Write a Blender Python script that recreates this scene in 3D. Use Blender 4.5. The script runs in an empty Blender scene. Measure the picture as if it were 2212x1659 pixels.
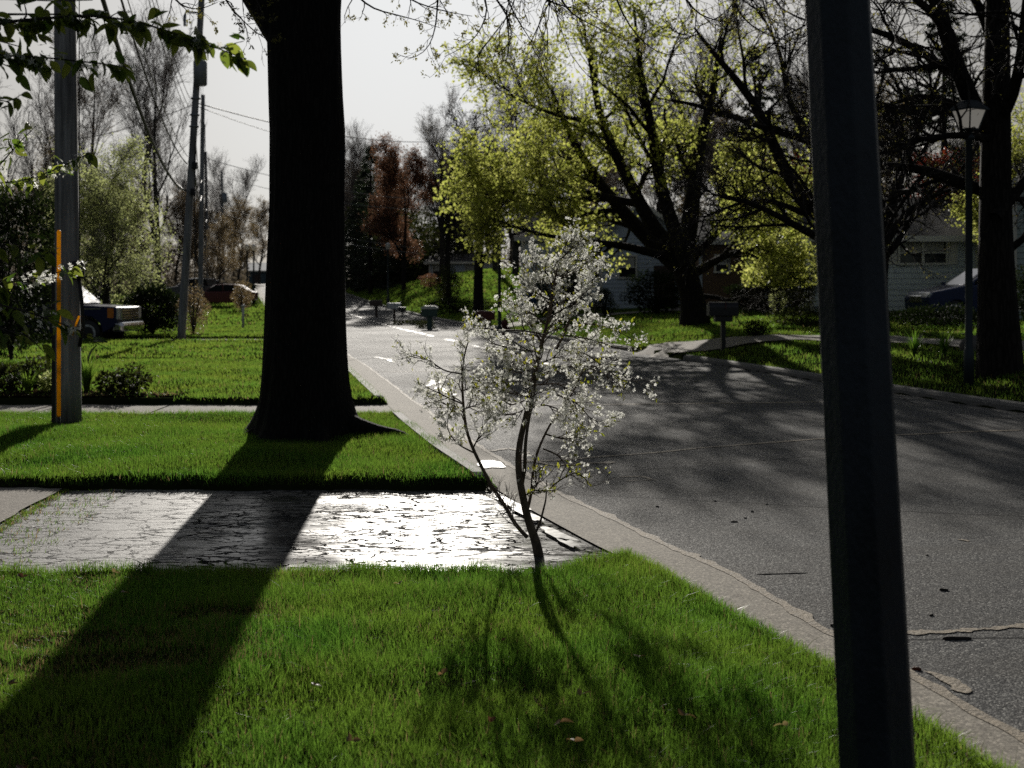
import bpy, math, random
import numpy as np
from mathutils import Vector, Matrix
R_ = math.radians
sc = bpy.context.scene
# ------------------------------------------------------------------ camera, sky, sun, exposure
EYE = 1.6
cam = bpy.data.cameras.new("camera"); camo = bpy.data.objects.new("camera", cam); sc.collection.objects.link(camo)
camo.location = (0, 0, EYE); camo.rotation_euler = (R_(90), 0, 0)
cam.lens = 40.0; cam.sensor_width = 36.0; cam.shift_y = -0.0925
cam.clip_start = 0.05; cam.clip_end = 3000
cam.dof.use_dof = True; cam.dof.focus_distance = 7.0; cam.dof.aperture_fstop = 3.4
sc.camera = camo
SUN_EL, SUN_AZ = 19.5, -4.8          # degrees; azimuth measured from +Y towards +X
w = bpy.data.worlds.new("World"); sc.world = w; w.use_nodes = True
nt = w.node_tree; nt.nodes.clear()
sky = nt.nodes.new("ShaderNodeTexSky"); sky.sky_type = 'NISHITA'; sky.sun_disc = False
sky.sun_elevation = R_(SUN_EL); sky.sun_rotation = R_(SUN_AZ)
sky.dust_density = 4.0; sky.air_density = 1.0; sky.ozone_density = 1.0
bg = nt.nodes.new("ShaderNodeBackground"); bg.inputs[1].default_value = 0.05
# thin bright spring haze: radiance levels off instead of rising without limit
hs = nt.nodes.new("ShaderNodeHueSaturation"); hs.inputs['Saturation'].default_value = 0.55
SKYCAP = 24.0
va, vb, mn = [nt.nodes.new("ShaderNodeVectorMath") for _ in range(3)]      # c*K/(c+K)
va.operation = 'MULTIPLY'; vb.operation = 'ADD'; mn.operation = 'DIVIDE'
for q_ in (va, vb): q_.inputs[1].default_value = (SKYCAP*.95, SKYCAP, SKYCAP*1.07)
wo = nt.nodes.new("ShaderNodeOutputWorld")
nt.links.new(sky.outputs[0], hs.inputs['Color']); [nt.links.new(hs.outputs[0], q_.inputs[0]) for q_ in (va, vb)]; nt.links.new(va.outputs[0], mn.inputs[0]); nt.links.new(vb.outputs[0], mn.inputs[1])
nt.links.new(mn.outputs[0], bg.inputs[0]); nt.links.new(bg.outputs[0], wo.inputs[0])
sl = bpy.data.lights.new("sun", 'SUN'); sl.energy = 5.0; sl.angle = R_(0.53); sl.color = (1.0, 0.945, 0.86)
so = bpy.data.objects.new("sun", sl); sc.collection.objects.link(so)
sd_ = Vector((math.sin(R_(SUN_AZ))*math.cos(R_(SUN_EL)), math.cos(R_(SUN_AZ))*math.cos(R_(SUN_EL)), math.sin(R_(SUN_EL))))
so.rotation_euler = sd_.to_track_quat('Z', 'Y').to_euler(); so.location = sd_*60
sc.view_settings.view_transform = 'Standard'; sc.view_settings.look = 'None'
sc.view_settings.exposure = -0.1; sc.view_settings.gamma = 1.0
cy = sc.cycles
cy.max_bounces = 6; cy.diffuse_bounces = 2; cy.glossy_bounces = 2; cy.transmission_bounces = 4; cy.transparent_max_bounces = 6
cy.caustics_reflective = False; cy.caustics_refractive = False; cy.use_adaptive_sampling = True; cy.adaptive_threshold = 0.01
cy.use_denoising = False; cy.sample_clamp_indirect = 3.0; cy.sample_clamp_direct = 3.0

# ------------------------------------------------------------------ helpers
FPX = 2458.0
def W(X, Y, d): return np.array(((X-1106)/FPX*d, d, EYE-(Y-625)/FPX*d))
def col(o): sc.collection.objects.link(o); return o
def tag(o, label, cat, group=None):
    o['label'] = label; o['category'] = cat
    if group: o['group'] = group
    return o
def kind(o, k): o['kind'] = k; return o
def empty(name, loc, label, cat, group=None, rz=0):
    o = col(bpy.data.objects.new(name, None)); o.location = [float(a) for a in loc]; o.rotation_euler = (0, 0, rz); o.empty_display_size = .2
    return tag(o, label, cat, group)
def np_mesh(name, v, faces, mat, parent=None, origin=None, smooth=False, attr=None):
    """faces: list of (M,k) int arrays"""
    v = np.asarray(v, dtype=np.float32).reshape(-1, 3)
    if origin is not None: v = v-np.asarray(origin, dtype=np.float32)
    me = bpy.data.meshes.new(name)
    faces = [np.asarray(f, dtype=np.int32) for f in faces if len(f)]
    tot = np.concatenate([np.full(len(f), f.shape[1], dtype=np.int32) for f in faces])
    idx = np.concatenate([f.ravel() for f in faces])
    me.vertices.add(len(v)); me.vertices.foreach_set('co', v.ravel())
    me.loops.add(len(idx)); me.loops.foreach_set('vertex_index', idx)
    me.polygons.add(len(tot)); st = np.zeros(len(tot), dtype=np.int32); st[1:] = np.cumsum(tot)[:-1]
    me.polygons.foreach_set('loop_start', st); me.polygons.foreach_set('loop_total', tot)
    if smooth: me.polygons.foreach_set('use_smooth', np.ones(len(tot), dtype=bool))
    if attr is not None:
        a = me.attributes.new('rnd', 'FLOAT', 'POINT'); a.data.foreach_set('value', np.asarray(attr, dtype=np.float32))
    me.update(calc_edges=True); me.validate()
    for m in (mat if isinstance(mat, (list, tuple)) else [mat]): me.materials.append(m)
    o = col(bpy.data.objects.new(name, me))
    if parent is not None: o.parent = parent
    elif origin is not None: o.location = [float(a) for a in origin]
    return o
class MB:
    def __init__(s): s.v = []; s.f = []
    def add(s, v, f):
        b = len(s.v); s.v += [tuple(float(c) for c in p) for p in v]; s.f += [tuple(b+i for i in q) for q in f]; return s
    def box(s, c, d, rz=0, ch=0.0):
        x, y, z = d[0]/2, d[1]/2, d[2]/2; c_, s_ = math.cos(rz), math.sin(rz)
        if ch:                                      # chamfered vertical edges and top
            P = [(-x+ch, -y), (x-ch, -y), (x, -y+ch), (x, y-ch), (x-ch, y), (-x+ch, y), (-x, y-ch), (-x, -y+ch)]
            k = (max(x-ch, 1e-4)/x, max(y-ch, 1e-4)/y)
            rings = [(P, -z), (P, z-ch), ([(a*k[0], b*k[1]) for a, b in P], z)]
            v = [(c[0]+a*c_-b*s_, c[1]+a*s_+b*c_, c[2]+zz) for Q, zz in rings for a, b in Q]
            f = [(i, (i+1) % 8, 8+(i+1) % 8, 8+i) for i in range(8)]+[(8+i, 8+(i+1) % 8, 16+(i+1) % 8, 16+i) for i in range(8)]
            f += [tuple(range(7, -1, -1)), tuple(range(16, 24))]
            return s.add(v, f)
        v = [(c[0]+a*c_-b*s_, c[1]+a*s_+b*c_, c[2]+e) for a, b, e in ((-x,-y,-z),(x,-y,-z),(x,y,-z),(-x,y,-z),(-x,-y,z),(x,-y,z),(x,y,z),(-x,y,z))]
        return s.add(v, [(3,2,1,0),(4,5,6,7),(0,1,5,4),(1,2,6,5),(2,3,7,6),(3,0,4,7)])
    def tube(s, pts, rad, n=8, cap=True):
        P = np.array(pts, float); T = np.gradient(P, axis=0); T /= np.linalg.norm(T, axis=1)[:, None]+1e-9
        m = np.abs(T.mean(0)); ref = np.zeros(3); ref[np.argmin(m)] = 1
        U = np.cross(T, ref); U /= np.linalg.norm(U, axis=1)[:, None]; V = np.cross(T, U)
        rad = np.broadcast_to(np.array(rad, float), (len(P),)); a = np.arange(n)*2*math.pi/n
        v = P[:, None]+rad[:, None, None]*(np.cos(a)[None, :, None]*U[:, None]+np.sin(a)[None, :, None]*V[:, None])
        f = [(j*n+i, j*n+(i+1) % n, (j+1)*n+(i+1) % n, (j+1)*n+i) for j in range(len(P)-1) for i in range(n)]
        if cap: f += [tuple(range(n-1, -1, -1)), tuple(range((len(P)-1)*n, len(P)*n))]
        return s.add(v.reshape(-1, 3), f)
    def lathe(s, prof, c, n=16, axis='z'):
        a = np.arange(n)*2*math.pi/n; v = []
        for r, h in prof:
            for t in a:
                p = (r*math.cos(t), r*math.sin(t), h)
                if axis == 'y': p = (p[0], p[2], p[1])
                if axis == 'x': p = (p[2], p[0], p[1])
                v.append((c[0]+p[0], c[1]+p[1], c[2]+p[2]))
        f = [(j*n+i, j*n+(i+1) % n, (j+1)*n+(i+1) % n, (j+1)*n+i) for j in range(len(prof)-1) for i in range(n)]
        f += [tuple(range(n-1, -1, -1)), tuple(range((len(prof)-1)*n, len(prof)*n))]
        return s.add(v, f)
    def prism(s, poly, y0, y1, inset=0.0, ins_y=0.0):
        """poly in (x,z), extruded along y; optional inset side rings for rounded sides"""
        n = len(poly); P = np.array(poly, float); cen = P.mean(0)
        rings = [(P, y0), (P, y1)]
        if inset:
            Q = P+(cen-P)/np.maximum(np.linalg.norm(cen-P, axis=1), 1e-6)[:, None]*inset
            rings = [(Q, y0), (P, y0+ins_y), (P, y1-ins_y), (Q, y1)]
        v = [(a, y, b) for q, y in rings for a, b in q]; k = len(rings)
        f = [(j*n+i, j*n+(i+1) % n, (j+1)*n+(i+1) % n, (j+1)*n+i) for j in range(k-1) for i in range(n)]
        f += [tuple(range(n-1, -1, -1)), tuple(range((k-1)*n, k*n))]
        return s.add(v, f)
    def xf(s, M):
        s.v = [tuple(M @ Vector(p)) for p in s.v]; return s
    def build(s, name, mat, parent=None, origin=None, smooth=False, bevel=0.0):
        me = bpy.data.meshes.new(name)
        v = s.v if origin is None else [(a-origin[0], b-origin[1], c-origin[2]) for a, b, c in s.v]
        me.from_pydata(v, [], s.f); me.update()
        import bmesh
        bm = bmesh.new(); bm.from_mesh(me); bmesh.ops.recalc_face_normals(bm, faces=bm.faces); bm.to_mesh(me); bm.free()
        me.materials.append(mat)
        if smooth: me.polygons.foreach_set('use_smooth', [True]*len(me.polygons))
        o = col(bpy.data.objects.new(name, me))
        if parent is not None: o.parent = parent
        elif origin is not None: o.location = [float(a) for a in origin]
        if bevel:
            b = o.modifiers.new('bevel', 'BEVEL'); b.width = bevel; b.segments = 2; b.limit_method = 'ANGLE'
        return o
def copy_tree(o, parent=None):
    c = o.copy(); col(c)
    if parent is not None: c.parent = parent
    for ch in list(o.children): copy_tree(ch, c)
    return c

# ------------------------------------------------------------------ materials
def mk(name):
    m = bpy.data.materials.new(name); m.use_nodes = True; m.node_tree.nodes.clear(); return m, m.node_tree
def N(nt, t, ins=None, **props):
    n = nt.nodes.new('ShaderNode'+t)
    for k, v in props.items(): setattr(n, k, v)
    for k, v in (ins or {}).items():
        if isinstance(v, bpy.types.NodeSocket): nt.links.new(v, n.inputs[k])
        else: n.inputs[k].default_value = v
    return n
def C4(c): return (c[0], c[1], c[2], 1)
def ramp(nt, fac, stops, interp='LINEAR'):
    r = N(nt, 'ValToRGB', {'Fac': fac}); cr = r.color_ramp; cr.interpolation = interp
    while len(cr.elements) < len(stops): cr.elements.new(.5)
    for e, (p, c) in zip(cr.elements, stops):
        e.position = p; e.color = C4(c) if isinstance(c, (tuple, list)) else (c, c, c, 1)
    return r.outputs[0]
def mixc(nt, f, a, b, bt='MIX'):
    n = N(nt, 'Mix', data_type='RGBA', blend_type=bt)
    for i, v in ((0, f), (6, a), (7, b)):
        if isinstance(v, bpy.types.NodeSocket): nt.links.new(v, n.inputs[i])
        else: n.inputs[i].default_value = v if i == 0 else (C4(v) if len(v) == 3 else v)
    return n.outputs[2]
def mth(nt, op, a, b=0.0, clamp=False):
    n = N(nt, 'Math', {0: a, 1: b}, operation=op); n.use_clamp = clamp; return n.outputs[0]
def coords(nt, scale=(1, 1, 1), kind_='pos'):
    src = N(nt, 'NewGeometry').outputs['Position'] if kind_ == 'pos' else N(nt, 'TexCoord').outputs['Object']
    return N(nt, 'Mapping', {'Vector': src, 'Scale': scale}).outputs[0]
def noise_(nt, vec, scale, detail=4, rough=.55, out='Fac', dist=0.0):
    return N(nt, 'TexNoise', {'Vector': vec, 'Scale': scale, 'Detail': detail, 'Roughness': rough, 'Distortion': dist}).outputs[out]
def vor(nt, vec, scale, feature='F1', out='Distance'):
    return N(nt, 'TexVoronoi', {'Vector': vec, 'Scale': scale}, feature=feature).outputs[out]
def finish(nt, shader):
    o = N(nt, 'OutputMaterial'); nt.links.new(shader, o.inputs['Surface'])
def rough_mat(name, c1, c2, scale=8, rough=.8, bump=.3, bscale=None, stretch=(1, 1, 1), spec=.3, metallic=0.0, coat=0.0, bdist=.02):
    m, nt = mk(name); v = coords(nt, stretch, 'obj')
    f = noise_(nt, v, scale); c = ramp(nt, f, [(.3, c1), (.7, c2)])
    h = noise_(nt, v, bscale or scale*4, 5)
    b = N(nt, 'Bump', {'Height': h, 'Strength': bump, 'Distance': bdist})
    r = mth(nt, 'ADD', mth(nt, 'MULTIPLY', f, .25), rough-.12, True)
    p = N(nt, 'BsdfPrincipled', {'Base Color': c, 'Roughness': r, 'Specular IOR Level': spec, 'Metallic': metallic, 'Normal': b.outputs[0], 'Coat Weight': coat})
    finish(nt, p.outputs[0]); return m
def leaf_mat(name, c1, c2, t1, t2, fac=.55, rough=.45, spec=.35):
    """diffuse + translucent, colour varied by the per-leaf attribute"""
    m, nt = mk(name); a = N(nt, 'Attribute', attribute_name='rnd').outputs['Fac']
    c = mixc(nt, a, c1, c2); t = mixc(nt, a, t1, t2)
    p = N(nt, 'BsdfPrincipled', {'Base Color': c, 'Roughness': rough, 'Specular IOR Level': spec})
    tr = N(nt, 'BsdfTranslucent', {'Color': t})
    mx = N(nt, 'MixShader', {0: fac, 1: p.outputs[0], 2: tr.outputs[0]}); finish(nt, mx.outputs[0]); return m

M = {}
M['bark_near'] = None
def bark_mat(name, c1, c2, sc_=6.0, bump=.9):
    m, nt = mk(name); v = coords(nt, (1, 1, .16), 'obj')
    v2 = mixc(nt, .12, v, noise_(nt, coords(nt, (1, 1, .5), 'obj'), 3, 3, out='Color'))
    e = vor(nt, v2, sc_*3.2, 'DISTANCE_TO_EDGE'); n = noise_(nt, v, sc_*5, 6, .65)
    h = mth(nt, 'ADD', mth(nt, 'MULTIPLY', ramp(nt, e, [(0.0, 0.0), (.22, 1.0)]), .7), mth(nt, 'MULTIPLY', n, .5))
    c = mixc(nt, ramp(nt, h, [(.2, 0.0), (1.0, 1.0)]), c1, c2)
    b = N(nt, 'Bump', {'Height': h, 'Strength': bump, 'Distance': .02})
    p = N(nt, 'BsdfPrincipled', {'Base Color': c, 'Roughness': .9, 'Specular IOR Level': .15, 'Normal': b.outputs[0]})
    finish(nt, p.outputs[0]); return m
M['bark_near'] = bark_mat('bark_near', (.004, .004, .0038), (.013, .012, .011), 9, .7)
M['bark'] = bark_mat('bark', (.009, .008, .007), (.028, .024, .021), 6)
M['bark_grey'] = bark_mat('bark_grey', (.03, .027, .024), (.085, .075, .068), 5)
M['bark_sap'] = rough_mat('bark_sap', (.06, .045, .034), (.14, .105, .08), 30, .75, .4, 90, (1, 1, .5))
M['twig'] = rough_mat('twig', (.022, .018, .015), (.05, .042, .036), 3, .8, 0)
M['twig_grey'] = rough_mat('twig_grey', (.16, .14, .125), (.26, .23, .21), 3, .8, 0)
def grass_mat(name, base, t1, t2, fac=.6):
    m, nt = mk(name); a = N(nt, 'Attribute', attribute_name='rnd').outputs['Fac']
    n = noise_(nt, coords(nt), .9, 3); n = ramp(nt, n, [(.35, 0.0), (.68, 1.0)])
    tt = mixc(nt, mth(nt, 'MULTIPLY', n, .75), mixc(nt, a, t1, t2), (t2[0]*1.25, t2[1]*.92, t2[2]*.9))
    dry = ramp(nt, a, [(0.0, 0.0), (.965, 1.0)], 'CONSTANT')
    tt = mixc(nt, dry, tt, (.30, .22, .10))
    p = N(nt, 'BsdfPrincipled', {'Base Color': mixc(nt, .5, tt, base), 'Roughness': .42, 'Specular IOR Level': .2})
    tr = N(nt, 'BsdfTranslucent', {'Color': tt})
    mx = N(nt, 'MixShader', {0: fac, 1: p.outputs[0], 2: tr.outputs[0]}); finish(nt, mx.outputs[0]); return m
M['grass'] = grass_mat('grass', (.03, .06, .008), (.038, .135, .012), (.185, .37, .045))
M['grass_far'] = grass_mat('grass_far', (.04, .07, .012), (.10, .235, .028), (.215, .37, .05))
def soil():
    m, nt = mk('lawn_soil'); v = coords(nt)
    n = noise_(nt, v, 1.2, 5); n2 = noise_(nt, v, 18, 4)
    c = mixc(nt, ramp(nt, n, [(.35, 0.0), (.65, 1.0)]), (.010, .016, .005), (.022, .032, .009))
    c = mixc(nt, mth(nt, 'MULTIPLY', n2, .5), c, (.026, .022, .014))
    b = N(nt, 'Bump', {'Height': noise_(nt, v, 30, 5), 'Strength': .9, 'Distance': .05})
    p = N(nt, 'BsdfPrincipled', {'Base Color': c, 'Roughness': 1.0, 'Specular IOR Level': .0, 'Normal': b.outputs[0]}); finish(nt, p.outputs[0]); return m
M['soil'] = soil()
M['mulch'] = rough_mat('mulch', (.010, .008, .006), (.022, .016, .012), 30, 1.0, 1.0, 60, spec=0.0)
def asphalt():
    m, nt = mk('road_asphalt'); v = coords(nt)
    big = noise_(nt, v, .35, 4); mid = noise_(nt, coords(nt, (.5, 3, 1)), .8, 4)
    cell = vor(nt, v, 130, 'F1', 'Color'); cd = vor(nt, v, 130, 'F1', 'Distance')
    g = N(nt, 'SeparateColor', {0: cell}).outputs[0]
    c = ramp(nt, g, [(0.0, (.03, .031, .033)), (.5, (.098, .099, .10)), (.84, (.17, .168, .16)), (1.0, (.40, .395, .37))])
    c = mixc(nt, mth(nt, 'MULTIPLY', ramp(nt, mid, [(.4, 0.0), (.7, 1.0)]), .4), c, (.095, .088, .078))
    ck = vor(nt, mixc(nt, .06, coords(nt, (.22, .35, 1)), noise_(nt, v, .8, 5, out='Color')), 1.0, 'DISTANCE_TO_EDGE')
    ckm = ramp(nt, ck, [(.0015, 1.0), (.005, 0.0)])
    c = mixc(nt, mth(nt, 'MULTIPLY', ckm, .8), c, (.012, .012, .012))
    h = mth(nt, 'SUBTRACT', mth(nt, 'ADD', mth(nt, 'MULTIPLY', g, .8), mth(nt, 'MULTIPLY', cd, -1.0)), mth(nt, 'MULTIPLY', ckm, 2.0))
    b = N(nt, 'Bump', {'Height': h, 'Strength': .6, 'Distance': .0035})
    r = mth(nt, 'ADD', mth(nt, 'MULTIPLY', g, -.22), mth(nt, 'ADD', mth(nt, 'MULTIPLY', big, .16), .80))
    p = N(nt, 'BsdfPrincipled', {'Base Color': c, 'Roughness': r, 'Specular IOR Level': .06, 'Normal': b.outputs[0]}); finish(nt, p.outputs[0]); return m
M['asphalt'] = asphalt()
def concrete(name, c1, c2, rough=.75, spec=.4, joint=None):
    m, nt = mk(name); v = coords(nt)
    n = noise_(nt, v, 1.6, 6, .6); fine = vor(nt, v, 110, 'F1', 'Color'); g = N(nt, 'SeparateColor', {0: fine}).outputs[0]
    st = noise_(nt, v, 9, 5, .7)
    c = ramp(nt, n, [(.3, c1), (.7, c2)])
    c = mixc(nt, .6, c, ramp(nt, g, [(0, (c1[0]*.4, c1[1]*.4, c1[2]*.4)), (.8, (c2[0]*1.1, c2[1]*1.1, c2[2]*1.1)), (1, (c2[0]*2.0, c2[1]*2.0, c2[2]*2.0))]))
    c = mixc(nt, ramp(nt, st, [(.58, 0.0), (.72, .65)]), c, (c1[0]*.45, c1[1]*.43, c1[2]*.4))
    b = N(nt, 'Bump', {'Height': mth(nt, 'ADD', g, mth(nt, 'MULTIPLY', st, 1.5)), 'Strength': .55, 'Distance': .004})
    p = N(nt, 'BsdfPrincipled', {'Base Color': c, 'Roughness': rough, 'Specular IOR Level': spec, 'Normal': b.outputs[0]}); finish(nt, p.outputs[0]); return m
M['gutter'] = concrete('gutter_concrete', (.21, .19, .16), (.33, .30, .25), .85, .2)
M['concrete'] = concrete('walk_concrete', (.22, .20, .175), (.32, .29, .25), .85, .2)
M['kerb'] = concrete('kerb_concrete', (.13, .13, .125), (.22, .21, .195), .8, .25)
M['seal'] = rough_mat('tar_seal', (.19, .165, .13), (.38, .325, .25), 24, .75, .5, 60, spec=.2)
M['seal_wet'] = rough_mat('tar_seal_shiny', (.13, .12, .11), (.22, .2, .18), 6, .6, .3, 30, spec=.3)
def driveway():
    m, nt = mk('driveway_asphalt'); v = coords(nt)
    dis = noise_(nt, v, 6, 6, .65, out='Color')
    v1 = mixc(nt, .16, coords(nt, (.62, 1, 1)), dis)
    e1 = vor(nt, v1, 6.5, 'DISTANCE_TO_EDGE'); e2 = vor(nt, mixc(nt, .1, coords(nt, (.35, 1, 1)), dis), 11, 'DISTANCE_TO_EDGE')
    brk = noise_(nt, v, 1.7, 3)
    pres = ramp(nt, noise_(nt, v, 2.6, 4), [(.36, .15), (.56, 1.0)])
    crack = mth(nt, 'MAXIMUM', mth(nt, 'MULTIPLY', pres, ramp(nt, e1, [(.004, 1.0), (.022, 0.0)])), mth(nt, 'MULTIPLY', ramp(nt, e2, [(.015, 1.0), (.06, 0.0)]), ramp(nt, brk, [(.38, 0.0), (.55, 1.0)])))
    sep = N(nt, 'SeparateXYZ', {0: N(nt, 'NewGeometry').outputs['Position']})
    x, y = sep.outputs[0], sep.outputs[1]
    wob = mth(nt, 'MULTIPLY', mth(nt, 'SUBTRACT', noise_(nt, v, 1.3, 4), .5), 1.1)
    xx = mth(nt, 'ADD', x, wob)
    wet = ramp(nt, mth(nt, 'DIVIDE', mth(nt, 'ADD', xx, 3.4), 4.0), [(.28, 0.0), (.42, 1.0)])
    # debris flecks floating in the film of water: stretched chips and dry ridges
    fl = noise_(nt, coords(nt, (5, 11, 1)), 1.5, 6, .7)
    rid = noise_(nt, coords(nt, (.55, 3.2, 1)), 1.1, 4, .6)
    thr = mth(nt, 'ADD', mth(nt, 'MULTIPLY', rid, .42), mth(nt, 'MULTIPLY', fl, .8))
    isl = ramp(nt, thr, [(.635, 0.0), (.655, 1.0)])
    water = mth(nt, 'MULTIPLY', wet, mth(nt, 'SUBTRACT', 1.0, isl), True)
    g = N(nt, 'SeparateColor', {0: vor(nt, coords(nt, (.35, 1, 1)), 120, 'F1', 'Color')}).outputs[0]
    grain = noise_(nt, coords(nt, (1, 6, 1)), 11, 6, .75)
    c = ramp(nt, mth(nt, 'ADD', mth(nt, 'MULTIPLY', g, .4), mth(nt, 'MULTIPLY', grain, .6)), [(.3, (.04, .04, .04)), (.45, (.17, .168, .16)), (.8, (.30, .295, .28))])
    stain = ramp(nt, noise_(nt, coords(nt, (.8, 1.4, 1)), 1.7, 6, .65), [(.38, 0.0), (.62, 1.0)])
    c = mixc(nt, mth(nt, 'MULTIPLY', stain, .5), c, (.07, .066, .058))
    c = mixc(nt, crack, c, (.010, .010, .009))
    c = mixc(nt, mth(nt, 'MULTIPLY', water, .75), c, (.02, .02, .02))
    drybump = mth(nt, 'ADD', mth(nt, 'MULTIPLY', mth(nt, 'SUBTRACT', 1.0, crack), 1.6), mth(nt, 'MULTIPLY', grain, .5))
    bs = mth(nt, 'SUBTRACT', .8, mth(nt, 'MULTIPLY', water, .8))
    b = N(nt, 'Bump', {'Height': drybump, 'Strength': bs, 'Distance': .008})
    rr = mth(nt, 'SUBTRACT', mth(nt, 'ADD', .56, mth(nt, 'MULTIPLY', mth(nt, 'MULTIPLY', wet, isl), .35)), mth(nt, 'MULTIPLY', water, .27))
    rr = mth(nt, 'ADD', rr, mth(nt, 'MULTIPLY', crack, .3), True)
    rr = mth(nt, 'ADD', rr, mth(nt, 'MULTIPLY', water, mth(nt, 'MULTIPLY', mth(nt, 'SUBTRACT', noise_(nt, coords(nt, (1, 2.2, 1)), 1.6, 5, .65), .62), .55)), True)
    sp_ = mth(nt, 'SUBTRACT', .5, mth(nt, 'ADD', mth(nt, 'MULTIPLY', mth(nt, 'MULTIPLY', wet, isl), .42), mth(nt, 'ADD', mth(nt, 'MULTIPLY', water, .36), mth(nt, 'MULTIPLY', crack, .4))), True)
    p = N(nt, 'BsdfPrincipled', {'Base Color': c, 'Roughness': rr, 'Specular IOR Level': sp_, 'Normal': b.outputs[0], 'IOR': 1.4}); finish(nt, p.outputs[0]); return m
M['driveway'] = driveway()
def simple(name, c, rough=.5, metallic=0.0, spec=.5, coat=0.0, emit=None, alpha=None, var=.15):
    m, nt = mk(name); n = noise_(nt, coords(nt, (1, 1, 1), 'obj'), 14, 4)
    cc = mixc(nt, n, tuple(a*(1-var) for a in c), tuple(min(1, a*(1+var)) for a in c))
    r = mth(nt, 'ADD', mth(nt, 'MULTIPLY', n, .16), max(rough-.08, .02), True)
    p = N(nt, 'BsdfPrincipled', {'Base Color': cc, 'Roughness': r, 'Metallic': metallic, 'Specular IOR Level': spec, 'Coat Weight': coat})
    finish(nt, p.outputs[0]); return m
M['water'] = simple('puddle_water', (.03, .03, .03), .27, spec=.6)
def wood_pole():
    m, nt = mk('weathered_pole'); v = coords(nt, (1, 1, .04), 'obj')
    n = noise_(nt, v, 22, 6, .65); n2 = noise_(nt, coords(nt, (1, 1, .3), 'obj'), 3, 4)
    c = ramp(nt, n, [(.3, (.11, .11, .115)), (.55, (.29, .29, .295)), (.75, (.44, .44, .445))])
    c = mixc(nt, ramp(nt, n2, [(.5, 0.0), (.75, .6)]), c, (.04, .036, .034))
    b = N(nt, 'Bump', {'Height': n, 'Strength': .7, 'Distance': .012})
    p = N(nt, 'BsdfPrincipled', {'Base Color': c, 'Roughness': .85, 'Specular IOR Level': .2, 'Normal': b.outputs[0]}); finish(nt, p.outputs[0]); return m
M['pole'] = wood_pole()
M['post'] = rough_mat('post_steel', (.005, .009, .015), (.022, .032, .046), 3.2, .55, .35, 60, (1, 1, .5), .35)
M['orange'] = leaf_mat('orange_plastic', (.80, .40, .02), (.82, .43, .03), (.98, .62, .03), (.98, .66, .05), .6, .35)
M['black'] = simple('black_rubber', (.012, .012, .013), .6)
M['wire'] = simple('wire_jacket', (.018, .02, .022), .42)
M['wire_metal'] = simple('wire_bare', (.32, .32, .31), .3, .9)
M['metal'] = simple('galvanised', (.24, .26, .28), .5, .6)
M['chrome'] = simple('chrome', (.75, .76, .78), .12, 1.0)
M['darkglass'] = simple('dark_glass', (.012, .015, .018), .1, 0, .3)
M['paint_blue'] = simple('truck_paint', (.008, .014, .06), .35, .0, .3, .0)
M['paint_navy'] = simple('crossover_paint', (.012, .028, .10), .25, .1, .5, .4)
M['paint_red'] = simple('sedan_paint', (.12, .012, .014), .25, .1, .6, .8)
M['paint_grey'] = simple('suv_paint', (.10, .11, .12), .25, .3, .6, .8)
M['amber'] = simple('amber_lens', (.7, .22, .03), .2)
M['lens'] = simple('clear_lens', (.7, .72, .75), .1, .3)
M['lampglow'] = None
M['lampglass'] = leaf_mat('lamp_glass', (.75, .74, .70), (.8, .79, .75), (.8, .76, .66), (.85, .8, .7), .5, .25)
mg, nt_ = mk('lantern_glass'); pg = N(nt_, 'BsdfPrincipled', {'Base Color': (.6, .58, .54, 1), 'Roughness': .3, 'Emission Color': (1, .93, .82, 1), 'Emission Strength': .13}); finish(nt_, pg.outputs[0]); M['lampglow'] = mg
M['silver'] = simple('silver_rim', (.6, .61, .62), .35, .35)
M['lampmetal'] = simple('lamp_metal', (.022, .034, .042), .5, .3)
M['white'] = simple('white_paint', (.72, .72, .70), .5)
M['trim'] = simple('cream_trim', (.80, .76, .66), .6)
M['mail_black'] = simple('mailbox_black', (.02, .02, .025), .35)
M['mail_green'] = simple('mailbox_green', (.03, .075, .065), .5)
M['mail_red'] = simple('mailbox_red', (.10, .02, .018), .5)
M['mail_brown'] = simple('mailbox_brown', (.07, .045, .035), .6)
M['mail_white'] = simple('mailbox_white', (.6, .62, .6), .45)
M['blue_plastic'] = simple('blue_plastic', (.02, .12, .32), .45)
M['stone'] = rough_mat('stone', (.08, .075, .07), (.17, .16, .15), 5, .85, .6)
M['roof'] = rough_mat('shingle', (.03, .03, .032), (.06, .058, .056), 20, .9, .7, 40, (1, 3, 3))
M['siding_blue'] = simple('siding_blue_grey', (.70, .75, .76), .6, var=.05)
M['siding_sage'] = simple('siding_sage', (.42, .50, .47), .6, var=.05)
M['siding_white'] = simple('siding_white', (.52, .58, .64), .6, var=.05)
M['siding_teal'] = simple('siding_teal', (.06, .10, .12), .6)
M['brick'] = rough_mat('tan_brick', (.14, .085, .05), (.23, .15, .09), 26, .85, .6, 30, (1, 1, 3))
M['curtain'] = simple('curtain', (.5, .48, .42), .9)
M['leaf_maple'] = leaf_mat('leaf_maple', (.07, .085, .01), (.12, .12, .016), (.44, .51, .08), (.68, .69, .20), .66)
M['leaf_pale'] = leaf_mat('leaf_pale', (.09, .12, .035), (.14, .17, .06), (.38, .44, .15), (.56, .60, .26), .72)
M['leaf_bud'] = leaf_mat('leaf_bud', (.05, .055, .015), (.085, .08, .025), (.16, .16, .03), (.27, .24, .06), .5)
M['leaf_buff'] = leaf_mat('leaf_buff', (.10, .075, .04), (.16, .12, .06), (.24, .18, .09), (.34, .25, .12), .5)
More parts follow.
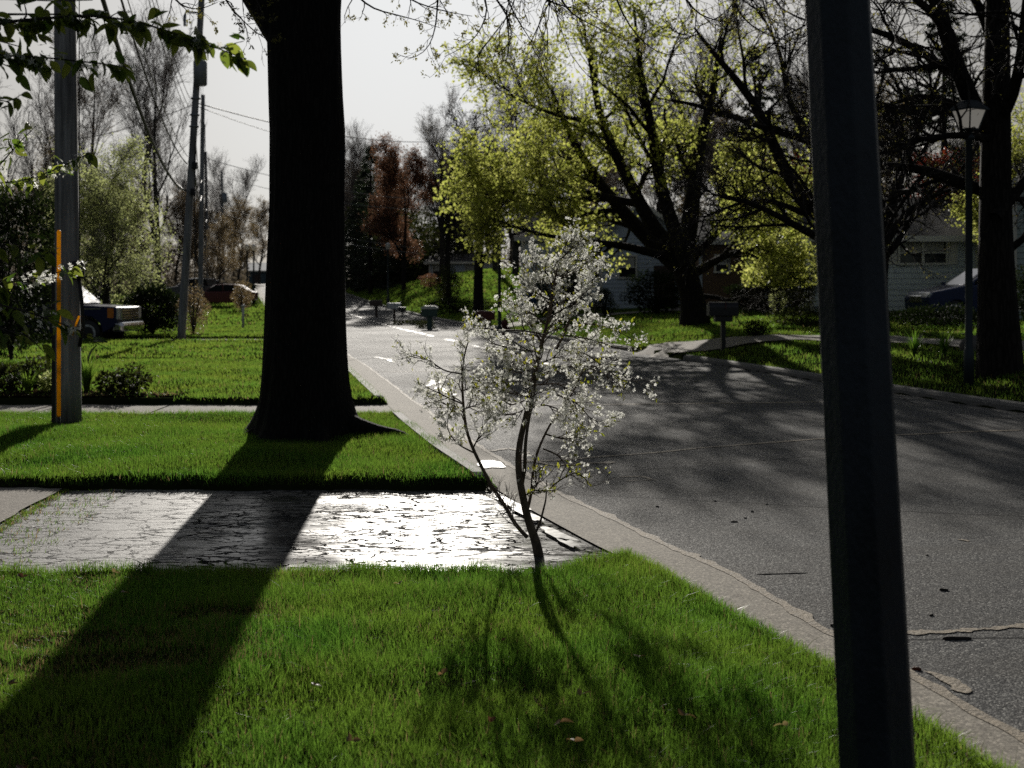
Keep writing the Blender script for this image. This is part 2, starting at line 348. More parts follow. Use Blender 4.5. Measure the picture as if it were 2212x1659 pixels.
M['leaf_russet'] = leaf_mat('leaf_russet', (.07, .025, .014), (.12, .05, .02), (.20, .095, .055), (.31, .17, .10), .5)
M['leaf_red'] = leaf_mat('leaf_red', (.06, .010, .008), (.10, .02, .012), (.28, .03, .02), (.42, .09, .03), .5)
M['leaf_dark'] = leaf_mat('leaf_dark', (.008, .014, .006), (.018, .028, .010), (.012, .022, .006), (.03, .045, .012), .3, .7, .1)
M['leaf_hedge'] = leaf_mat('leaf_hedge', (.012, .02, .007), (.03, .035, .012), (.03, .045, .010), (.07, .075, .02), .4, .65, .15)
M['needle'] = leaf_mat('needle', (.012, .022, .014), (.024, .038, .022), (.02, .036, .014), (.04, .06, .024), .3)
M['leaf_cherry'] = leaf_mat('leaf_cherry', (.012, .026, .009), (.028, .045, .012), (.09, .18, .02), (.36, .42, .06), .55, .4)
M['leaf_young'] = leaf_mat('leaf_young', (.09, .12, .012), (.14, .15, .02), (.32, .38, .03), (.48, .46, .06), .55)
M['petal'] = leaf_mat('petal', (.60, .60, .55), (.74, .73, .68), (.76, .77, .72), (.90, .90, .85), .62, .5)
M['brush'] = leaf_mat('brush', (.06, .052, .042), (.10, .085, .065), (.10, .085, .06), (.17, .14, .10), .45, .8, .05)
M['leaf_dead'] = leaf_mat('leaf_dead', (.12, .06, .035), (.22, .17, .08), (.20, .09, .045), (.34, .26, .11), .5)
# ------------------------------------------------------------------ terrain
_LY = np.array([-60, -20, -4, 0, 3.8, 4.2, 4.8, 5.3, 6.39, 7.28, 8.64, 10.9, 12.9, 17.5, 23.8, 30, 40, 60, 85, 110, 150, 200, 280, 400])
_LX = np.array([17., 7.4, 3.8, 2.85, 1.86, 1.77, 1.63, 1.47, 1.22, .9, .44, -.18, -.66, -1.68, -3.06, -4.55, -7.0, -12.0, -18.2, -24.3, -33.6, -44.5, -61, -86])
def L(y): return np.interp(y, _LY, _LX)
_WY = np.array([-60, 0, 10, 16, 24, 40, 60, 120, 400]); _WX = np.array([9.0, 8.6, 8.1, 7.6, 7.45, 7.4, 7.3, 7.2, 7.2])
def Rr(y): return L(y)+np.interp(y, _WY, _WX)
def GO(y): return np.interp(y, [4.0, 5.5, 7.0], [.27, .34, .42])
def sst(a, b, x):
    t = np.clip((x-a)/(b-a), 0, 1); return t*t*(3-2*t)
def base_z(x, y):
    x = np.asarray(x, float); y = np.asarray(y, float)
    t = np.clip(y-45, 0, 400); r = .0013*t**1.7; r = np.where(t > 70, .0013*70**1.7+.55*(1-np.exp(-(t-70)/12)), r)
    s = x-Rr(y)-.1
    bank = np.where(s > 0, .058*np.minimum(s, 12)+.22*sst(0, 2.5, s)-.38*sst(8.2, 10.4, s)*sst(26, 31, y)*(1-sst(36, 40, y)), 0)*sst(6, 16, y)
    hill = 1.5*np.exp(-((x+1.0)/9.0)**2-((y-86)/16.0)**2)*sst(0, 5, s)
    return r+bank+hill
X_DRIVE = -3.35
def pave_amount(x, y):
    """> 0 inside a paved area (metres from its edge)"""
    g = L(y)-GO(y)
    ne = 6.36+np.where(x > .1, (x-.1)*.62, 0)
    drive = np.minimum(np.minimum(y-ne, 9.12-y), g+.3-x)
    walk = np.minimum(np.minimum(y-14.0, 15.75-y), g+.3-x)
    wv = .03*np.sin(x*4.1+1)+.022*np.sin(x*9.3)+.016*np.sin(x*19.7+2); drive = drive+wv; walk = walk+wv
    thin = np.minimum(np.minimum(y-24.55, 25.2-y), -7.3+.25*np.sin(y*3)-x)
    tr = np.minimum(np.minimum(y-34.3, 36.6-y), g+.3-x)
    road = np.minimum(x-g, Rr(y)+.02-x)
    return np.maximum.reduce([drive, walk, thin, tr, road])
def lawn_up(x, y): return .085*(1-sst(-.10, .03, pave_amount(x, y)))
def gz(x, y):
    x = np.asarray(x, float); y = np.asarray(y, float)
    p = pave_amount(x, y)
    un = .025*np.sin(x*1.7+.6*y)*np.sin(y*1.3-.4*x)+.018*np.sin(3.1*x-1.2)*np.cos(2.7*y)
    m = 1-sst(-.10, .03, p)
    return base_z(x, y)+m*(np.where(y < 7, .035, .085)+un*sst(.0, 1.0, -p)*np.where(y < 7, .6, 1))-(.035+.16*sst(20, 50, y))*sst(0.0, .06, p)
def G(x, y): return float(gz(x, y))
def axis(a, b, step, lo, hi, grow=1.042, mx=14):
    c = list(np.arange(a, b+1e-6, step)); s = step
    while c[-1] < hi: s = min(s*grow, mx); c.append(c[-1]+s)
    s = step
    while c[0] > lo: s = min(s*grow, mx); c.insert(0, c[0]-s)
    return np.array(c)
gx = axis(-6, 4, .07, -420, 420); gy = axis(2.6, 17, .07, -90, 520)
GX, GY = np.meshgrid(gx, gy); nx, ny = len(gx), len(gy)
gv = np.stack([GX, GY, gz(GX, GY)], -1).reshape(-1, 3)
ii = (np.arange(ny-1)[:, None]*nx+np.arange(nx-1)[None]).ravel()
kind(np_mesh('ground', gv, [np.stack([ii, ii+1, ii+nx+1, ii+nx], 1)], M['soil'], smooth=True), 'structure')
def strip(name, ys, xl, xr, dz, mat, n=2, z=None):
    ys = np.asarray(ys, float); t = np.linspace(0, 1, n)
    X = xl[:, None]*(1-t)+xr[:, None]*t; Y = np.repeat(ys[:, None], n, 1)
    Z = base_z(np.minimum(X, Rr(Y)+.05), Y)+dz if z is None else np.full_like(X, z)
    v = np.stack([X, Y, Z], -1).reshape(-1, 3)
    ii = (np.arange(len(ys)-1)[:, None]*n+np.arange(n-1)[None]).ravel()
    return kind(np_mesh(name, v, [np.stack([ii, ii+1, ii+n+1, ii+n], 1)], mat), 'structure')
ys = np.concatenate([np.arange(-60, 0, 1.0), np.arange(0, 24, .06), np.arange(24, 120, .6), np.arange(120, 400, 4)])
rg = np.random.default_rng(5)
wob = np.convolve(rg.normal(0, 1, len(ys)+40), np.ones(14)/14, 'same')[20:-20]*.06
wob2 = np.convolve(rg.normal(0, 1, len(ys)+40), np.ones(2)/2, 'same')[20:-20]*.014
ys = ys[ys < 170]; wob, wob2 = wob[:len(ys)], wob2[:len(ys)]
strip('road', ys, L(ys)-.06, Rr(ys)-.02, 0.0, M['asphalt'], 12)
strip('gutter', ys, L(ys)-GO(ys)-.02, L(ys)+.03+wob*.5, .005, M['gutter'], 3)
yn = (ys > 2) & (ys < 60)
sl_ = ys[yn]; wl = (.026+np.abs(wob2[yn])*1.1)*(1-.35*sst(12, 20, sl_))
strip('road_seal', sl_, L(sl_)-wl*.7+wob[yn]*.5, L(sl_)+wl+wob[yn]*.5+wob2[yn], .0075, M['seal'], 2)
# the driveway apron, its concrete end, the walk, the farther drive and thin path
def quad_sheet(name, poly, z, mat, n=(30, 12), edge=0.0, seed=1):
    """bilinear patch of four corners (x,y) with a ragged outline"""
    (a, b, c, d) = [np.array(p, float) for p in poly]; u = np.linspace(0, 1, n[0]+1)[None, :, None]; v = np.linspace(0, 1, n[1]+1)[:, None, None]
    P = a*(1-u)*(1-v)+b*u*(1-v)+c*u*v+d*(1-u)*v
    if edge:
        q = np.random.default_rng(seed).normal(0, edge, P.shape); m = np.zeros(P.shape[:2]); m[0] = m[-1] = 1; m[:, 0] = m[:, -1] = 1; P = P+q*m[:, :, None]
    Z = base_z(P[..., 0], P[..., 1])+z
    V = np.concatenate([P, Z[..., None]], -1).reshape(-1, 3); k = n[0]+1
    ii = (np.arange(n[1])[:, None]*k+np.arange(n[0])[None]).ravel()
    return kind(np_mesh(name, V, [np.stack([ii, ii+1, ii+k+1, ii+k], 1)], mat, smooth=True), 'structure')
quad_sheet('driveway', [(-3.75, 6.0), (1.0, 6.0), (.0, 9.25), (-3.95, 9.25)], -.006, M['driveway'], (120, 60), .0)
quad_sheet('driveway_slab', [(-9, 5.8), (-3.32, 5.8), (-3.62, 9.35), (-9, 9.35)], .012, M['concrete'], (60, 24), .012)
quad_sheet('walk', [(-22, 13.9), (-1.35, 13.9), (-1.7, 15.85), (-22, 15.85)], .001, M['concrete'], (60, 4))
for k in range(11):
    xk = -3.05-1.62*k
    strip('walk_joint', np.array([13.95, 15.8]), np.array([xk, xk-.06]), np.array([xk+.022, xk-.035]), .004, M['mulch'])
quad_sheet('path', [(-30, 24.5), (-7.2, 24.45), (-7.6, 25.1), (-30, 25.3)], .004, M['concrete'], (40, 3), .03)
quad_sheet('drive', [(-34, 34.4), (-6.0, 34.4), (-6.6, 36.5), (-34, 36.5)], .001, M['concrete'], (40, 4), .02)
# kerbs: a rounded concrete block run beside the gutter
def kerb(y0, y1, side, h=.115, wd=.15, step=.5):
    yy = np.concatenate([[y0-.005, y0, y0+.05], np.arange(y0+step, y1-.06, step), [y1-.05, y1, y1+.005]])
    xx = (L(yy)-GO(yy)-.02) if side < 0 else Rr(yy)
    prof = [(0, -.12), (.006, h*.55), (.03, h*.88), (.065, h), (wd, h), (wd, -.12)]
    mb = MB(); v = []
    for i, (x, y) in enumerate(zip(xx, yy)):
        k = .35 if i in (0, len(yy)-1) else (.85 if i in (1, len(yy)-2) else 1)
        zb = float(base_z(min(x, float(Rr(y))), y))
        for a, b in prof: v.append((x+side*(a if k == 1 else wd/2+(a-wd/2)*k), y, zb+(b*k if b > 0 else b)))
    n = len(prof); f = [(j*n+i, j*n+i+1, (j+1)*n+i+1, (j+1)*n+i) for j in range(len(yy)-1) for i in range(n-1)]
    f += [tuple(range(n)), tuple(range((len(yy)-1)*n, len(yy)*n))]
    mb.add(v, f); return kind(mb.build('kerb', M['kerb'], origin=None), 'structure')
kerb(9.22, 13.85, -1); kerb(15.9, 33.9, -1); kerb(37.0, 110, -1, step=2)
kerb(-20, 25.9, 1); kerb(29.6, 110, 1, step=2)
# path across the road: drive mouth by the mailbox and the walk that climbs from it
def ribbon(name, pts, wd, dz, mat, n=40):
    P = np.array(pts, float); t = np.linspace(0, len(P)-1, n); i = np.arange(len(P))
    X = np.interp(t, i, P[:, 0]); Y = np.interp(t, i, P[:, 1]); wd = np.interp(t, i, np.broadcast_to(wd, (len(P),)))
    T = np.stack([np.gradient(X), np.gradient(Y)], 1); T /= np.linalg.norm(T, axis=1)[:, None]; Nn = np.stack([-T[:, 1], T[:, 0]], 1)
    rows = []
    for s in (-.5, -.17, .17, .5):
        x = X+Nn[:, 0]*wd*s; y = Y+Nn[:, 1]*wd*s; rows.append(np.stack([x, y, gz(x, y)+dz], 1))
    V = np.stack(rows, 1).reshape(-1, 3); ii = (np.arange(n-1)[:, None]*4+np.arange(3)[None]).ravel()
    return kind(np_mesh(name, V, [np.stack([ii, ii+1, ii+5, ii+4], 1)], mat), 'structure')
ribbon('drive', [(3.0, 28.2), (4.3, 27.6), (5.6, 27.0), (7.0, 26.2)], [2.6, 2.0, 1.4, 1.2], .03, M['concrete'])
ribbon('walk', [(6.9, 26.3), (7.9, 24.3), (9.2, 21.2), (10.6, 17.5), (12, 13)], [1.2, 1.25, 1.25, 1.25, 1.25], .03, M['concrete'])
ribbon('drive', [(-1.4, 44.0), (1.5, 45.0), (6, 45.8), (12, 46.5)], [2.2, 1.7, 1.5, 1.5], .04, M['concrete'])
# road seams, seal patches and puddles
def seam(name, pts, wd, mat, dz=.004, seed=3, n=60, rag=.4):
    P = np.array(pts, float); t = np.linspace(0, len(P)-1, n); i = np.arange(len(P)); r = np.random.default_rng(seed)
    X = np.interp(t, i, P[:, 0]); Y = np.interp(t, i, P[:, 1]); wv = np.interp(t, i, np.broadcast_to(wd, (len(P),)))*(1+rag*np.convolve(r.normal(0, 1, n+8), np.ones(5)/3, 'same')[4:-4])
    wv = np.maximum(wv, .004); wv[0] = wv[-1] = .002
    T = np.stack([np.gradient(X), np.gradient(Y)], 1); T /= np.linalg.norm(T, axis=1)[:, None]+1e-9; Nn = np.stack([-T[:, 1], T[:, 0]], 1)
    j = np.convolve(r.normal(0, 1, n+8), np.ones(7)/7, 'same')[4:-4]*np.interp(t, i, np.broadcast_to(wd, (len(P),)))*.5
    V = np.stack([np.stack([X+Nn[:, 0]*(j+wv*s), Y+Nn[:, 1]*(j+wv*s), base_z(X, Y)+dz], 1) for s in (-.5, .5)], 1).reshape(-1, 3)
    ii = np.arange(n-1)*2
    return kind(np_mesh(name, V, [np.stack([ii, ii+1, ii+3, ii+2], 1)], mat), 'structure')
def gp(X, Y): d = FPX*EYE/(Y-625); return ((X-1106)/FPX*d, d)
seam('road_seal', [gp(1110, 1000), gp(1290, 988), gp(1520, 968), gp(1780, 948), gp(2030, 936), gp(2212, 930)], .07, M['seal'], seed=4)
seam('road_seal', [gp(1120, 990), gp(1200, 1006), gp(1330, 999)], .07, M['seal'], .0055, seed=5)
seam('road_seal', [gp(1058, 975), gp(1100, 969), gp(1140, 978), gp(1120, 990)], .05, M['seal'], .0055, seed=6)
seam('road_seal', [gp(930, 884), gp(1180, 876), gp(1420, 873), gp(1800, 868)], .09, M['seal'], seed=7)
seam('road_seal', [gp(1955, 1371), gp(2080, 1362), gp(2250, 1352)], .045, M['seal'], seed=8)
seam('road_seal', [gp(800, 803), gp(960, 803), gp(1180, 800)], .08, M['seal'], seed=9)
CL = lambda y: float((L(y)+Rr(y))/2-.05)
k = 0
for y0, y1 in ((19.8, 21.6), (22.6, 26.3), (27.2, 31.2), (31.5, 32.4), (35.0, 36.4), (38.6, 47), (47.4, 57), (57.5, 66)):
    k += 1; seam('road_seal', [(CL(y)+.35, y) for y in np.linspace(y0, y1, 6)], .11, M['seal_wet'], .007, seed=20+k, n=90, rag=1.0)
seam('road_seal', [gp(905, 838), gp(945, 826), gp(980, 816)], .07, M['seal_wet'], .007, seed=41, rag=1.0)
seam('road_seal', [gp(930, 820), gp(960, 845), gp(985, 855)], .08, M['seal_wet'], .008, seed=42, rag=1.0)
seam('road_seal', [gp(810, 772), gp(838, 776), gp(850, 782)], .10, M['seal_wet'], .007, seed=43, rag=1.0)
seam('road_seal', [gp(1335, 1031), gp(1385, 1030), gp(1410, 1036)], .035, M['seal'], .004, seed=44, n=20)
seam('road_seal', [gp(1350, 1040), gp(1420, 1037)], .02, M['seal'], .004, seed=45, n=20)
seam('road_seal', [gp(2068, 1166), gp(2095, 1170)], .03, M['seal'], .004, seed=46, n=20)
seam('road_seal', [gp(2000, 1450), gp(2060, 1478), gp(2095, 1500)], .05, M['seal'], .0045, seed=47, n=24)
def puddle(cx, cy, rx, ry, rz, seed, z=.013):
    r = np.random.default_rng(seed); n = 40; a = np.arange(n)*2*math.pi/n
    q = 1+.12*np.sin(3*a+r.uniform(0, 6))+.08*np.sin(5*a+r.uniform(0, 6))+r.normal(0, .03, n)
    x = rx*np.sign(np.cos(a))*np.abs(np.cos(a))**.6*q; y = ry*np.sign(np.sin(a))*np.abs(np.sin(a))**.6*q
    c, s = math.cos(rz), math.sin(rz); v = [(cx+p*c-t*s, cy+p*s+t*c, z) for p, t in zip(x, y)]
    return kind(MB().add(v, [tuple(range(n))]).build('puddle', M['water']), 'structure')
p = gp(1060, 1006); puddle(p[0], p[1], .115, .21, .12, 1)
for i, (X, Y, a, b) in enumerate(((1105, 1090, .05, .30), (1140, 1115, .04, .25), (1205, 1158, .05, .22), (1228, 1176, .04, .12))):
    p = gp(X, Y); puddle(p[0], p[1], a, b, .38, 5+i)

# ------------------------------------------------------------------ grass (uncountable: stuff)
def blades(name, xy, h, wd, mat, seed, nseg=3, lean=.35, dry=None):
    r = np.random.default_rng(seed); n = len(xy); z = gz(xy[:, 0], xy[:, 1])-.01
    h = h*r.uniform(.45, 1.15, n)*np.ones(n); wd = wd*r.uniform(.7, 1.3, n)
    az = r.uniform(0, 2*math.pi, n); ln = np.abs(r.normal(0, lean, n)); face = r.uniform(0, math.pi, n)
    D = np.stack([np.cos(az)*ln, np.sin(az)*ln, np.zeros(n)], 1); S = np.stack([np.cos(face), np.sin(face), np.zeros(n)], 1)
    B = np.stack([xy[:, 0], xy[:, 1], z], 1); rows = []
    for k in range(nseg):
        t = k/nseg; c = B+D*(h*t*t)[:, None]+np.array([0, 0, 1.])*(h*(t-.25*t*t*np.minimum(ln, 1)))[:, None]; wk = wd*(1-.75*t)
        rows += [c-S*wk[:, None]/2, c+S*wk[:, None]/2]
    rows.append(B+D*h[:, None]+np.array([0, 0, 1.])*(h*(1-.25*np.minimum(ln, 1)))[:, None])
    V = np.stack(rows, 1); m = V.shape[1]; o = np.arange(n)*m
    q = np.concatenate([np.stack([o+2*k, o+2*k+1, o+2*k+3, o+2*k+2], 1) for k in range(nseg-1)])
    t = np.stack([o+2*nseg-2, o+2*nseg-1, o+2*nseg], 1)
    at = r.uniform(0, .96, n); pd = np.full(n, .03) if dry is None else dry(xy); at = np.where(r.uniform(0, 1, n) < pd, .99, at)
    return kind(np_mesh(name, V.reshape(-1, 3), [q, t], mat, attr=np.repeat(at, m)), 'stuff')
def vnoise(x, y, s, seed):
    r = np.random.default_rng(seed); a = r.uniform(0, 6.28, 8); k = r.normal(0, s, (8, 2))
    return sum(np.sin(x*k[i, 0]+y*k[i, 1]+a[i]) for i in range(8))/4
def scatter(n, x0, x1, y0, y1, seed, keep=None, margin=-.01, frus=True):
    r = np.random.default_rng(seed); x = r.uniform(x0, x1, n); y = r.uniform(y0, y1, n)
    m = pave_amount(x, y) < margin
    if frus: m &= np.abs(x) < y*.5+.9
    if keep is not None: m &= keep(x, y, r)
    return np.stack([x[m], y[m]], 1)
def bare(x, y, r):      # a few thin patches of old turf
    d = np.minimum.reduce([((x+1.75)/.34)**2+((y-4.75)/.13)**2, ((x+1.9)/.3)**2+((y-5.05)/.12)**2, ((x+1.42)/.2)**2+((y-5.45)/.09)**2])
    return (r.uniform(0, 1, len(x)) < np.where(d < 1, .5, 1)) & (r.uniform(0, 1, len(x)) < .78+.3*vnoise(x, y, 5, 9))
xy = scatter(430000, -3.3, 2.1, 2.9, 6.62, 11, bare)
hh = .066*(1+.36*vnoise(xy[:, 0], xy[:, 1], 3.2, 3)+.22*vnoise(xy[:, 0], xy[:, 1], 11, 7))*np.where(xy[:, 0] < -.9, .72, 1.0)
def dryness(xy):
    x, y = xy[:, 0], xy[:, 1]
    d = np.minimum.reduce([((x+1.75)/.40)**2+((y-4.75)/.16)**2, ((x+1.9)/.36)**2+((y-5.05)/.14)**2, ((x+1.42)/.24)**2+((y-5.45)/.11)**2])
    return np.clip(.03+.55*np.exp(-d*.8)+.10*(vnoise(x, y, 3, 8) > .35)*(x < -.3), 0, .8)
hh = hh*np.where(dryness(xy) > .3, .6, 1)
blades('grass', xy, hh, .0030, M['grass'], 12, 3, .5, dryness)
xy = scatter(26000, -3.3, 2.1, 2.9, 6.5, 51)
blades('grass', xy, .035, .0035, M['grass'], 52, 2, 1.6, lambda q: np.full(len(q), .75))
xy = scatter(9000, -3.3, 2.1, 2.9, 6.6, 13, lambda x, y, r: vnoise(x, y, 9, 21) > .25)
blades('grass', xy, .105, .0038, M['grass'], 14, 3, .55)
# longer blades hanging over the lawn's rim
r_ = np.random.default_rng(15); yy = r_.uniform(3.0, 6.75, 5200); xy = np.stack([L(yy)-GO(yy)-np.abs(r_.normal(0, .05, 5200)), yy], 1)
xy2 = np.stack([r_.uniform(-3.4, .8, 5200), np.zeros(5200)], 1); xy2[:, 1] = 6.34+np.where(xy2[:, 0] > .1, (xy2[:, 0]-.1)*.62, 0)-np.abs(r_.normal(0, .04, 5200))
blades('grass', np.concatenate([xy, xy2]), .085, .0045, M['grass'], 16, 3, .6)
xy = scatter(260000, -7.4, .3, 9.05, 14.0, 17, lambda x, y, r: r.uniform(0, 1, len(x)) < .8+.3*vnoise(x, y, 4, 2))
blades('grass', xy, .058*(1+.35*vnoise(xy[:, 0], xy[:, 1], 2.6, 5)), .0050, M['grass'], 18, 2, .5)
xy = np.concatenate([scatter(3000, -7.4, .2, 9.05, 9.4, 19), scatter(2500, -7.5, .2, 13.7, 14.0, 20)])
blades('grass', xy, .085, .007, M['grass'], 21, 2, .6)
xy = scatter(110000, -17, -1.5, 15.7, 24.7, 22, lambda x, y, r: (y > 16.95) | (x > -4.7) | (r.uniform(0, 1, len(x)) < .04))
blades('grass', xy, .075, .012, M['grass_far'], 23, 2, .4)
xy = scatter(90000, -24, -3, 24.8, 48, 24)
blades('grass', xy, .085, .024, M['grass_far'], 25, 2, .4)
xy = scatter(60000, -48, -8, 48, 100, 26)
blades('grass', xy, .14, .05, M['grass_far'], 27, 2, .4)
def right_bank(x, y, r): return x > Rr(y)+.14
WALK2 = np.array([(3.0, 28.2), (4.3, 27.6), (5.6, 27.0), (6.9, 26.3), (7.9, 24.3), (9.2, 21.2), (10.6, 17.5), (12, 13)])
def off_walk(x, y):
    d = np.full(len(x), 9.9)
    for a, b in zip(WALK2[:-1], WALK2[1:]):
        t = np.clip(((x-a[0])*(b[0]-a[0])+(y-a[1])*(b[1]-a[1]))/((b-a)**2).sum(), 0, 1)
        d = np.minimum(d, np.hypot(x-a[0]-t*(b[0]-a[0]), y-a[1]-t*(b[1]-a[1]))-np.where(t+0*x > -1, np.where(a[0] < 5, 1.15, .64), 0))
    return d > 0
xy = scatter(150000, 2, 22, 12, 37, 28, lambda x, y, r: right_bank(x, y, r) & off_walk(x, y))
blades('grass', xy, .085, .016, M['grass_far'], 29, 2, .4)
xy = scatter(90000, -4, 26, 30, 64, 30, lambda x, y, r: right_bank(x, y, r) & off_walk(x, y) & ((np.abs(y-45.2) > .8) | (x < -1.4)))
blades('grass', xy, .11, .035, M['grass_far'], 31, 2, .4)
xy = scatter(140000, -26, 26, 60, 112, 32, right_bank)
blades('grass', xy, .15, .06, M['grass_far'], 33, 2, .4)
# weeds in the joint between slab and apron
r_ = np.random.default_rng(34); t = np.clip(np.round(r_.uniform(0, 1, 2600)*9)/9+r_.normal(0, .035, 2600)*r_.choice([.3, 1, 2], 2600), 0, 1); xy = np.stack([-3.36-.22*t+np.abs(r_.normal(0, .05, 2600))+np.where(r_.uniform(0, 1, 2600) < .3, r_.uniform(.1, .5, 2600), 0), 6.4+2.6*np.clip(t, 0, 1)], 1)
wd_ = blades('weeds', xy, .045, .006, M['grass'], 35, 2, .9, lambda q: np.full(len(q), .3)); wd_.location.z = .03
# ------------------------------------------------------------------ tree toolkit (vectorised)
def tubes(P, R, k):
    """P (m,n,3), R (m,n) -> verts, quads"""
    m, n, _ = P.shape; T = np.gradient(P, axis=1); T /= np.linalg.norm(T, axis=2)[..., None]+1e-9
    ax = np.argmin(np.abs(T.mean(1)), axis=1); ref = np.zeros((m, 1, 3)); ref[np.arange(m), 0, ax] = 1
    U = np.cross(T, np.broadcast_to(ref, T.shape)); U /= np.linalg.norm(U, axis=2)[..., None]+1e-9; V = np.cross(T, U)
    a = np.arange(k)*2*math.pi/k
    v = P[:, :, None]+R[:, :, None, None]*(np.cos(a)[None, None, :, None]*U[:, :, None]+np.sin(a)[None, None, :, None]*V[:, :, None])
    o = (np.arange(m)*n*k)[:, None, None]+(np.arange(n-1)*k)[None, :, None]; i = np.arange(k)[None, None]; j = (i+1) % k
    q = np.stack([o+i, o+j, o+k+j, o+k+i], -1).reshape(-1, 4)
    return v.reshape(-1, 3), q
def resample(pts, n, rad=None):
    P = np.array(pts, float); s = np.r_[0, np.cumsum(np.linalg.norm(np.diff(P, axis=0), axis=1))]; t = np.linspace(0, s[-1], n)
    # smooth by a Catmull-like pass on a finer linear sample
    Q = np.stack([np.interp(t, s, P[:, k]) for k in range(3)], 1)
    for _ in range(2): Q[1:-1] = .25*Q[:-2]+.5*Q[1:-1]+.25*Q[2:]
    return Q if rad is None else (Q, np.interp(np.linspace(0, 1, n), np.linspace(0, 1, len(np.atleast_1d(rad))), np.atleast_1d(rad)))
def unit(a): return a/(np.linalg.norm(a, axis=-1, keepdims=True)+1e-9)
def grow(P, R, c, ln, ang, r, up=.1, wig=.25, n=5, tmin=.25, tmax=1.0, rr=.6, rmin=.004, taper=.3, lenfall=.4, flat=1.0):
    m, k, _ = P.shape
    t = tmin+(tmax-tmin)*((np.arange(c)+r.uniform(0, 1, (m, c)))/c); f = t*(k-1); i = np.minimum(f.astype(int), k-2); w_ = (f-i)[..., None]
    rows = np.arange(m)[:, None]; A = P[rows, i]; B = P[rows, i+1]; base = A*(1-w_)+B*w_; tan = unit(B-A)
    rad = R[rows, i]*(1-w_[..., 0])+R[rows, i+1]*w_[..., 0]
    rnd = r.normal(0, 1, (m, c, 3)); rnd[..., 2] *= flat; perp = unit(rnd-(rnd*tan).sum(-1, keepdims=True)*tan)
    a = ang*r.uniform(.65, 1.3, (m, c, 1)); d = np.cos(a)*tan+np.sin(a)*perp; d[..., 2] += up; d = unit(d)
    l = ln*r.uniform(.55, 1.2, (m, c))*(1-lenfall*t)
    base = base.reshape(-1, 3); d = d.reshape(-1, 3); l = l.ravel(); r0 = np.maximum(rad.ravel()*rr, rmin)
    pts = [base]; p = base; st = (l/(n-1))[:, None]
    for q in range(n-1):
        d = unit(d+r.normal(0, wig, d.shape)+np.array([0, 0, up*.5])); p = p+d*st; pts.append(p)
    PP = np.stack(pts, 1); RR = r0[:, None]*np.linspace(1, taper, n)[None]; RR = np.maximum(RR, rmin*.6)
    return PP, RR
def sample_on(P, n, r, tmin=.2):
    m, k, _ = P.shape; j = r.integers(0, m, n); f = r.uniform(tmin, 1, n)*(k-1); i = np.minimum(f.astype(int), k-2); w_ = (f-i)[:, None]
    A = P[j, i]; B = P[j, i+1]; return A*(1-w_)+B*w_, unit(B-A)
def leaves(pos, axis, size, r, wr=.55, fold=.18, droop=.0):
    n = len(pos); axis = axis.copy(); axis[:, 2] -= droop; axis = unit(axis); rnd = r.normal(0, 1, (n, 3)); S = unit(np.cross(axis, rnd)); Nn = np.cross(axis, S)
    s = (size*r.uniform(.55, 1.25, n))[:, None]; tip = pos+axis*s; mid = pos+axis*s*.48-Nn*s*fold
    V = np.stack([pos, mid+S*s*wr*.5+Nn*s*fold, tip, mid-S*s*wr*.5+Nn*s*fold], 1).reshape(-1, 3)
    o = np.arange(n)*4; return V, np.concatenate([np.stack([o, o+1, o+2], 1), np.stack([o, o+2, o+3], 1)]), np.repeat(r.uniform(0, 1, n), 4)
def leaf_hi(pos, axis, L_, W_, r, droop=.4, curl=.5, ns=6):
    """curved leaves with a midrib fold: ns stations x 3 points"""
    n = len(pos); axis = axis.copy(); axis[:, 2] -= droop; axis = unit(axis); up = np.array([0, 0, 1.])+r.normal(0, .45, (n, 3)); S = unit(np.cross(axis, up)); Nn = unit(np.cross(S, axis))
    ll = L_*r.uniform(.55, 1.2, n); ww = W_*ll/L_; cu = curl*r.uniform(-.1, 1.0, n); rows = []
    for q in range(ns):
        t = q/(ns-1); wv = (math.sin(math.pi*t**.8)**.8 if 0 < t < 1 else .02)*.5
        c = pos+axis*(ll*t)[:, None]-Nn*(cu*ll*t*t*.6)[:, None]
        for s in (-1, 0, 1): rows.append(c+S*(s*wv*ww)[:, None]+Nn*(abs(s)*wv*ww*.35)[:, None])
    V = np.stack(rows, 1); m = V.shape[1]; o = np.arange(n)*m
    q = np.concatenate([np.stack([o+3*a+b, o+3*a+b+1, o+3*a+b+4, o+3*a+b+3], 1) for a in range(ns-1) for b in (0, 1)])
    return V.reshape(-1, 3), q, np.repeat(r.uniform(0, 1, n), m)
def flowers(pos, axis, size, r):
    n = len(pos); axis = unit(axis+r.normal(0, .5, axis.shape)); U = unit(np.cross(axis, r.normal(0, 1, (n, 3)))); V_ = np.cross(axis, U)
    s = (size*r.uniform(.7, 1.15, n))[:, None]; rows = [pos]
    cup = r.uniform(.15, .6, n)[:, None]
    for k in range(5):
        for a, rad, h in ((k*72-27, .62, .5), (k*72, 1.0, 1.0), (k*72+27, .62, .5)):
            ca, sa = math.cos(R_(a)), math.sin(R_(a)); rows.append(pos+s*.5*(rad*(U*ca+V_*sa)+axis*cup*h))
    V = np.stack(rows, 1); m = V.shape[1]; o = np.arange(n)*m
    q = np.concatenate([np.stack([o, o+1+3*k, o+2+3*k, o+3+3*k], 1) for k in range(5)])
    return V.reshape(-1, 3), q, np.repeat(r.uniform(0, 1, n), m)
def cat(parts):
    V = []; F = []; o = 0
    for v, f in parts: V.append(v); F.append(f+o); o += len(v)
    return np.concatenate(V), F
def join_tubes(sets):
    """sets: list of (P,R,k)"""
    V, F = cat([tubes(*s) for s in sets]); return V, F
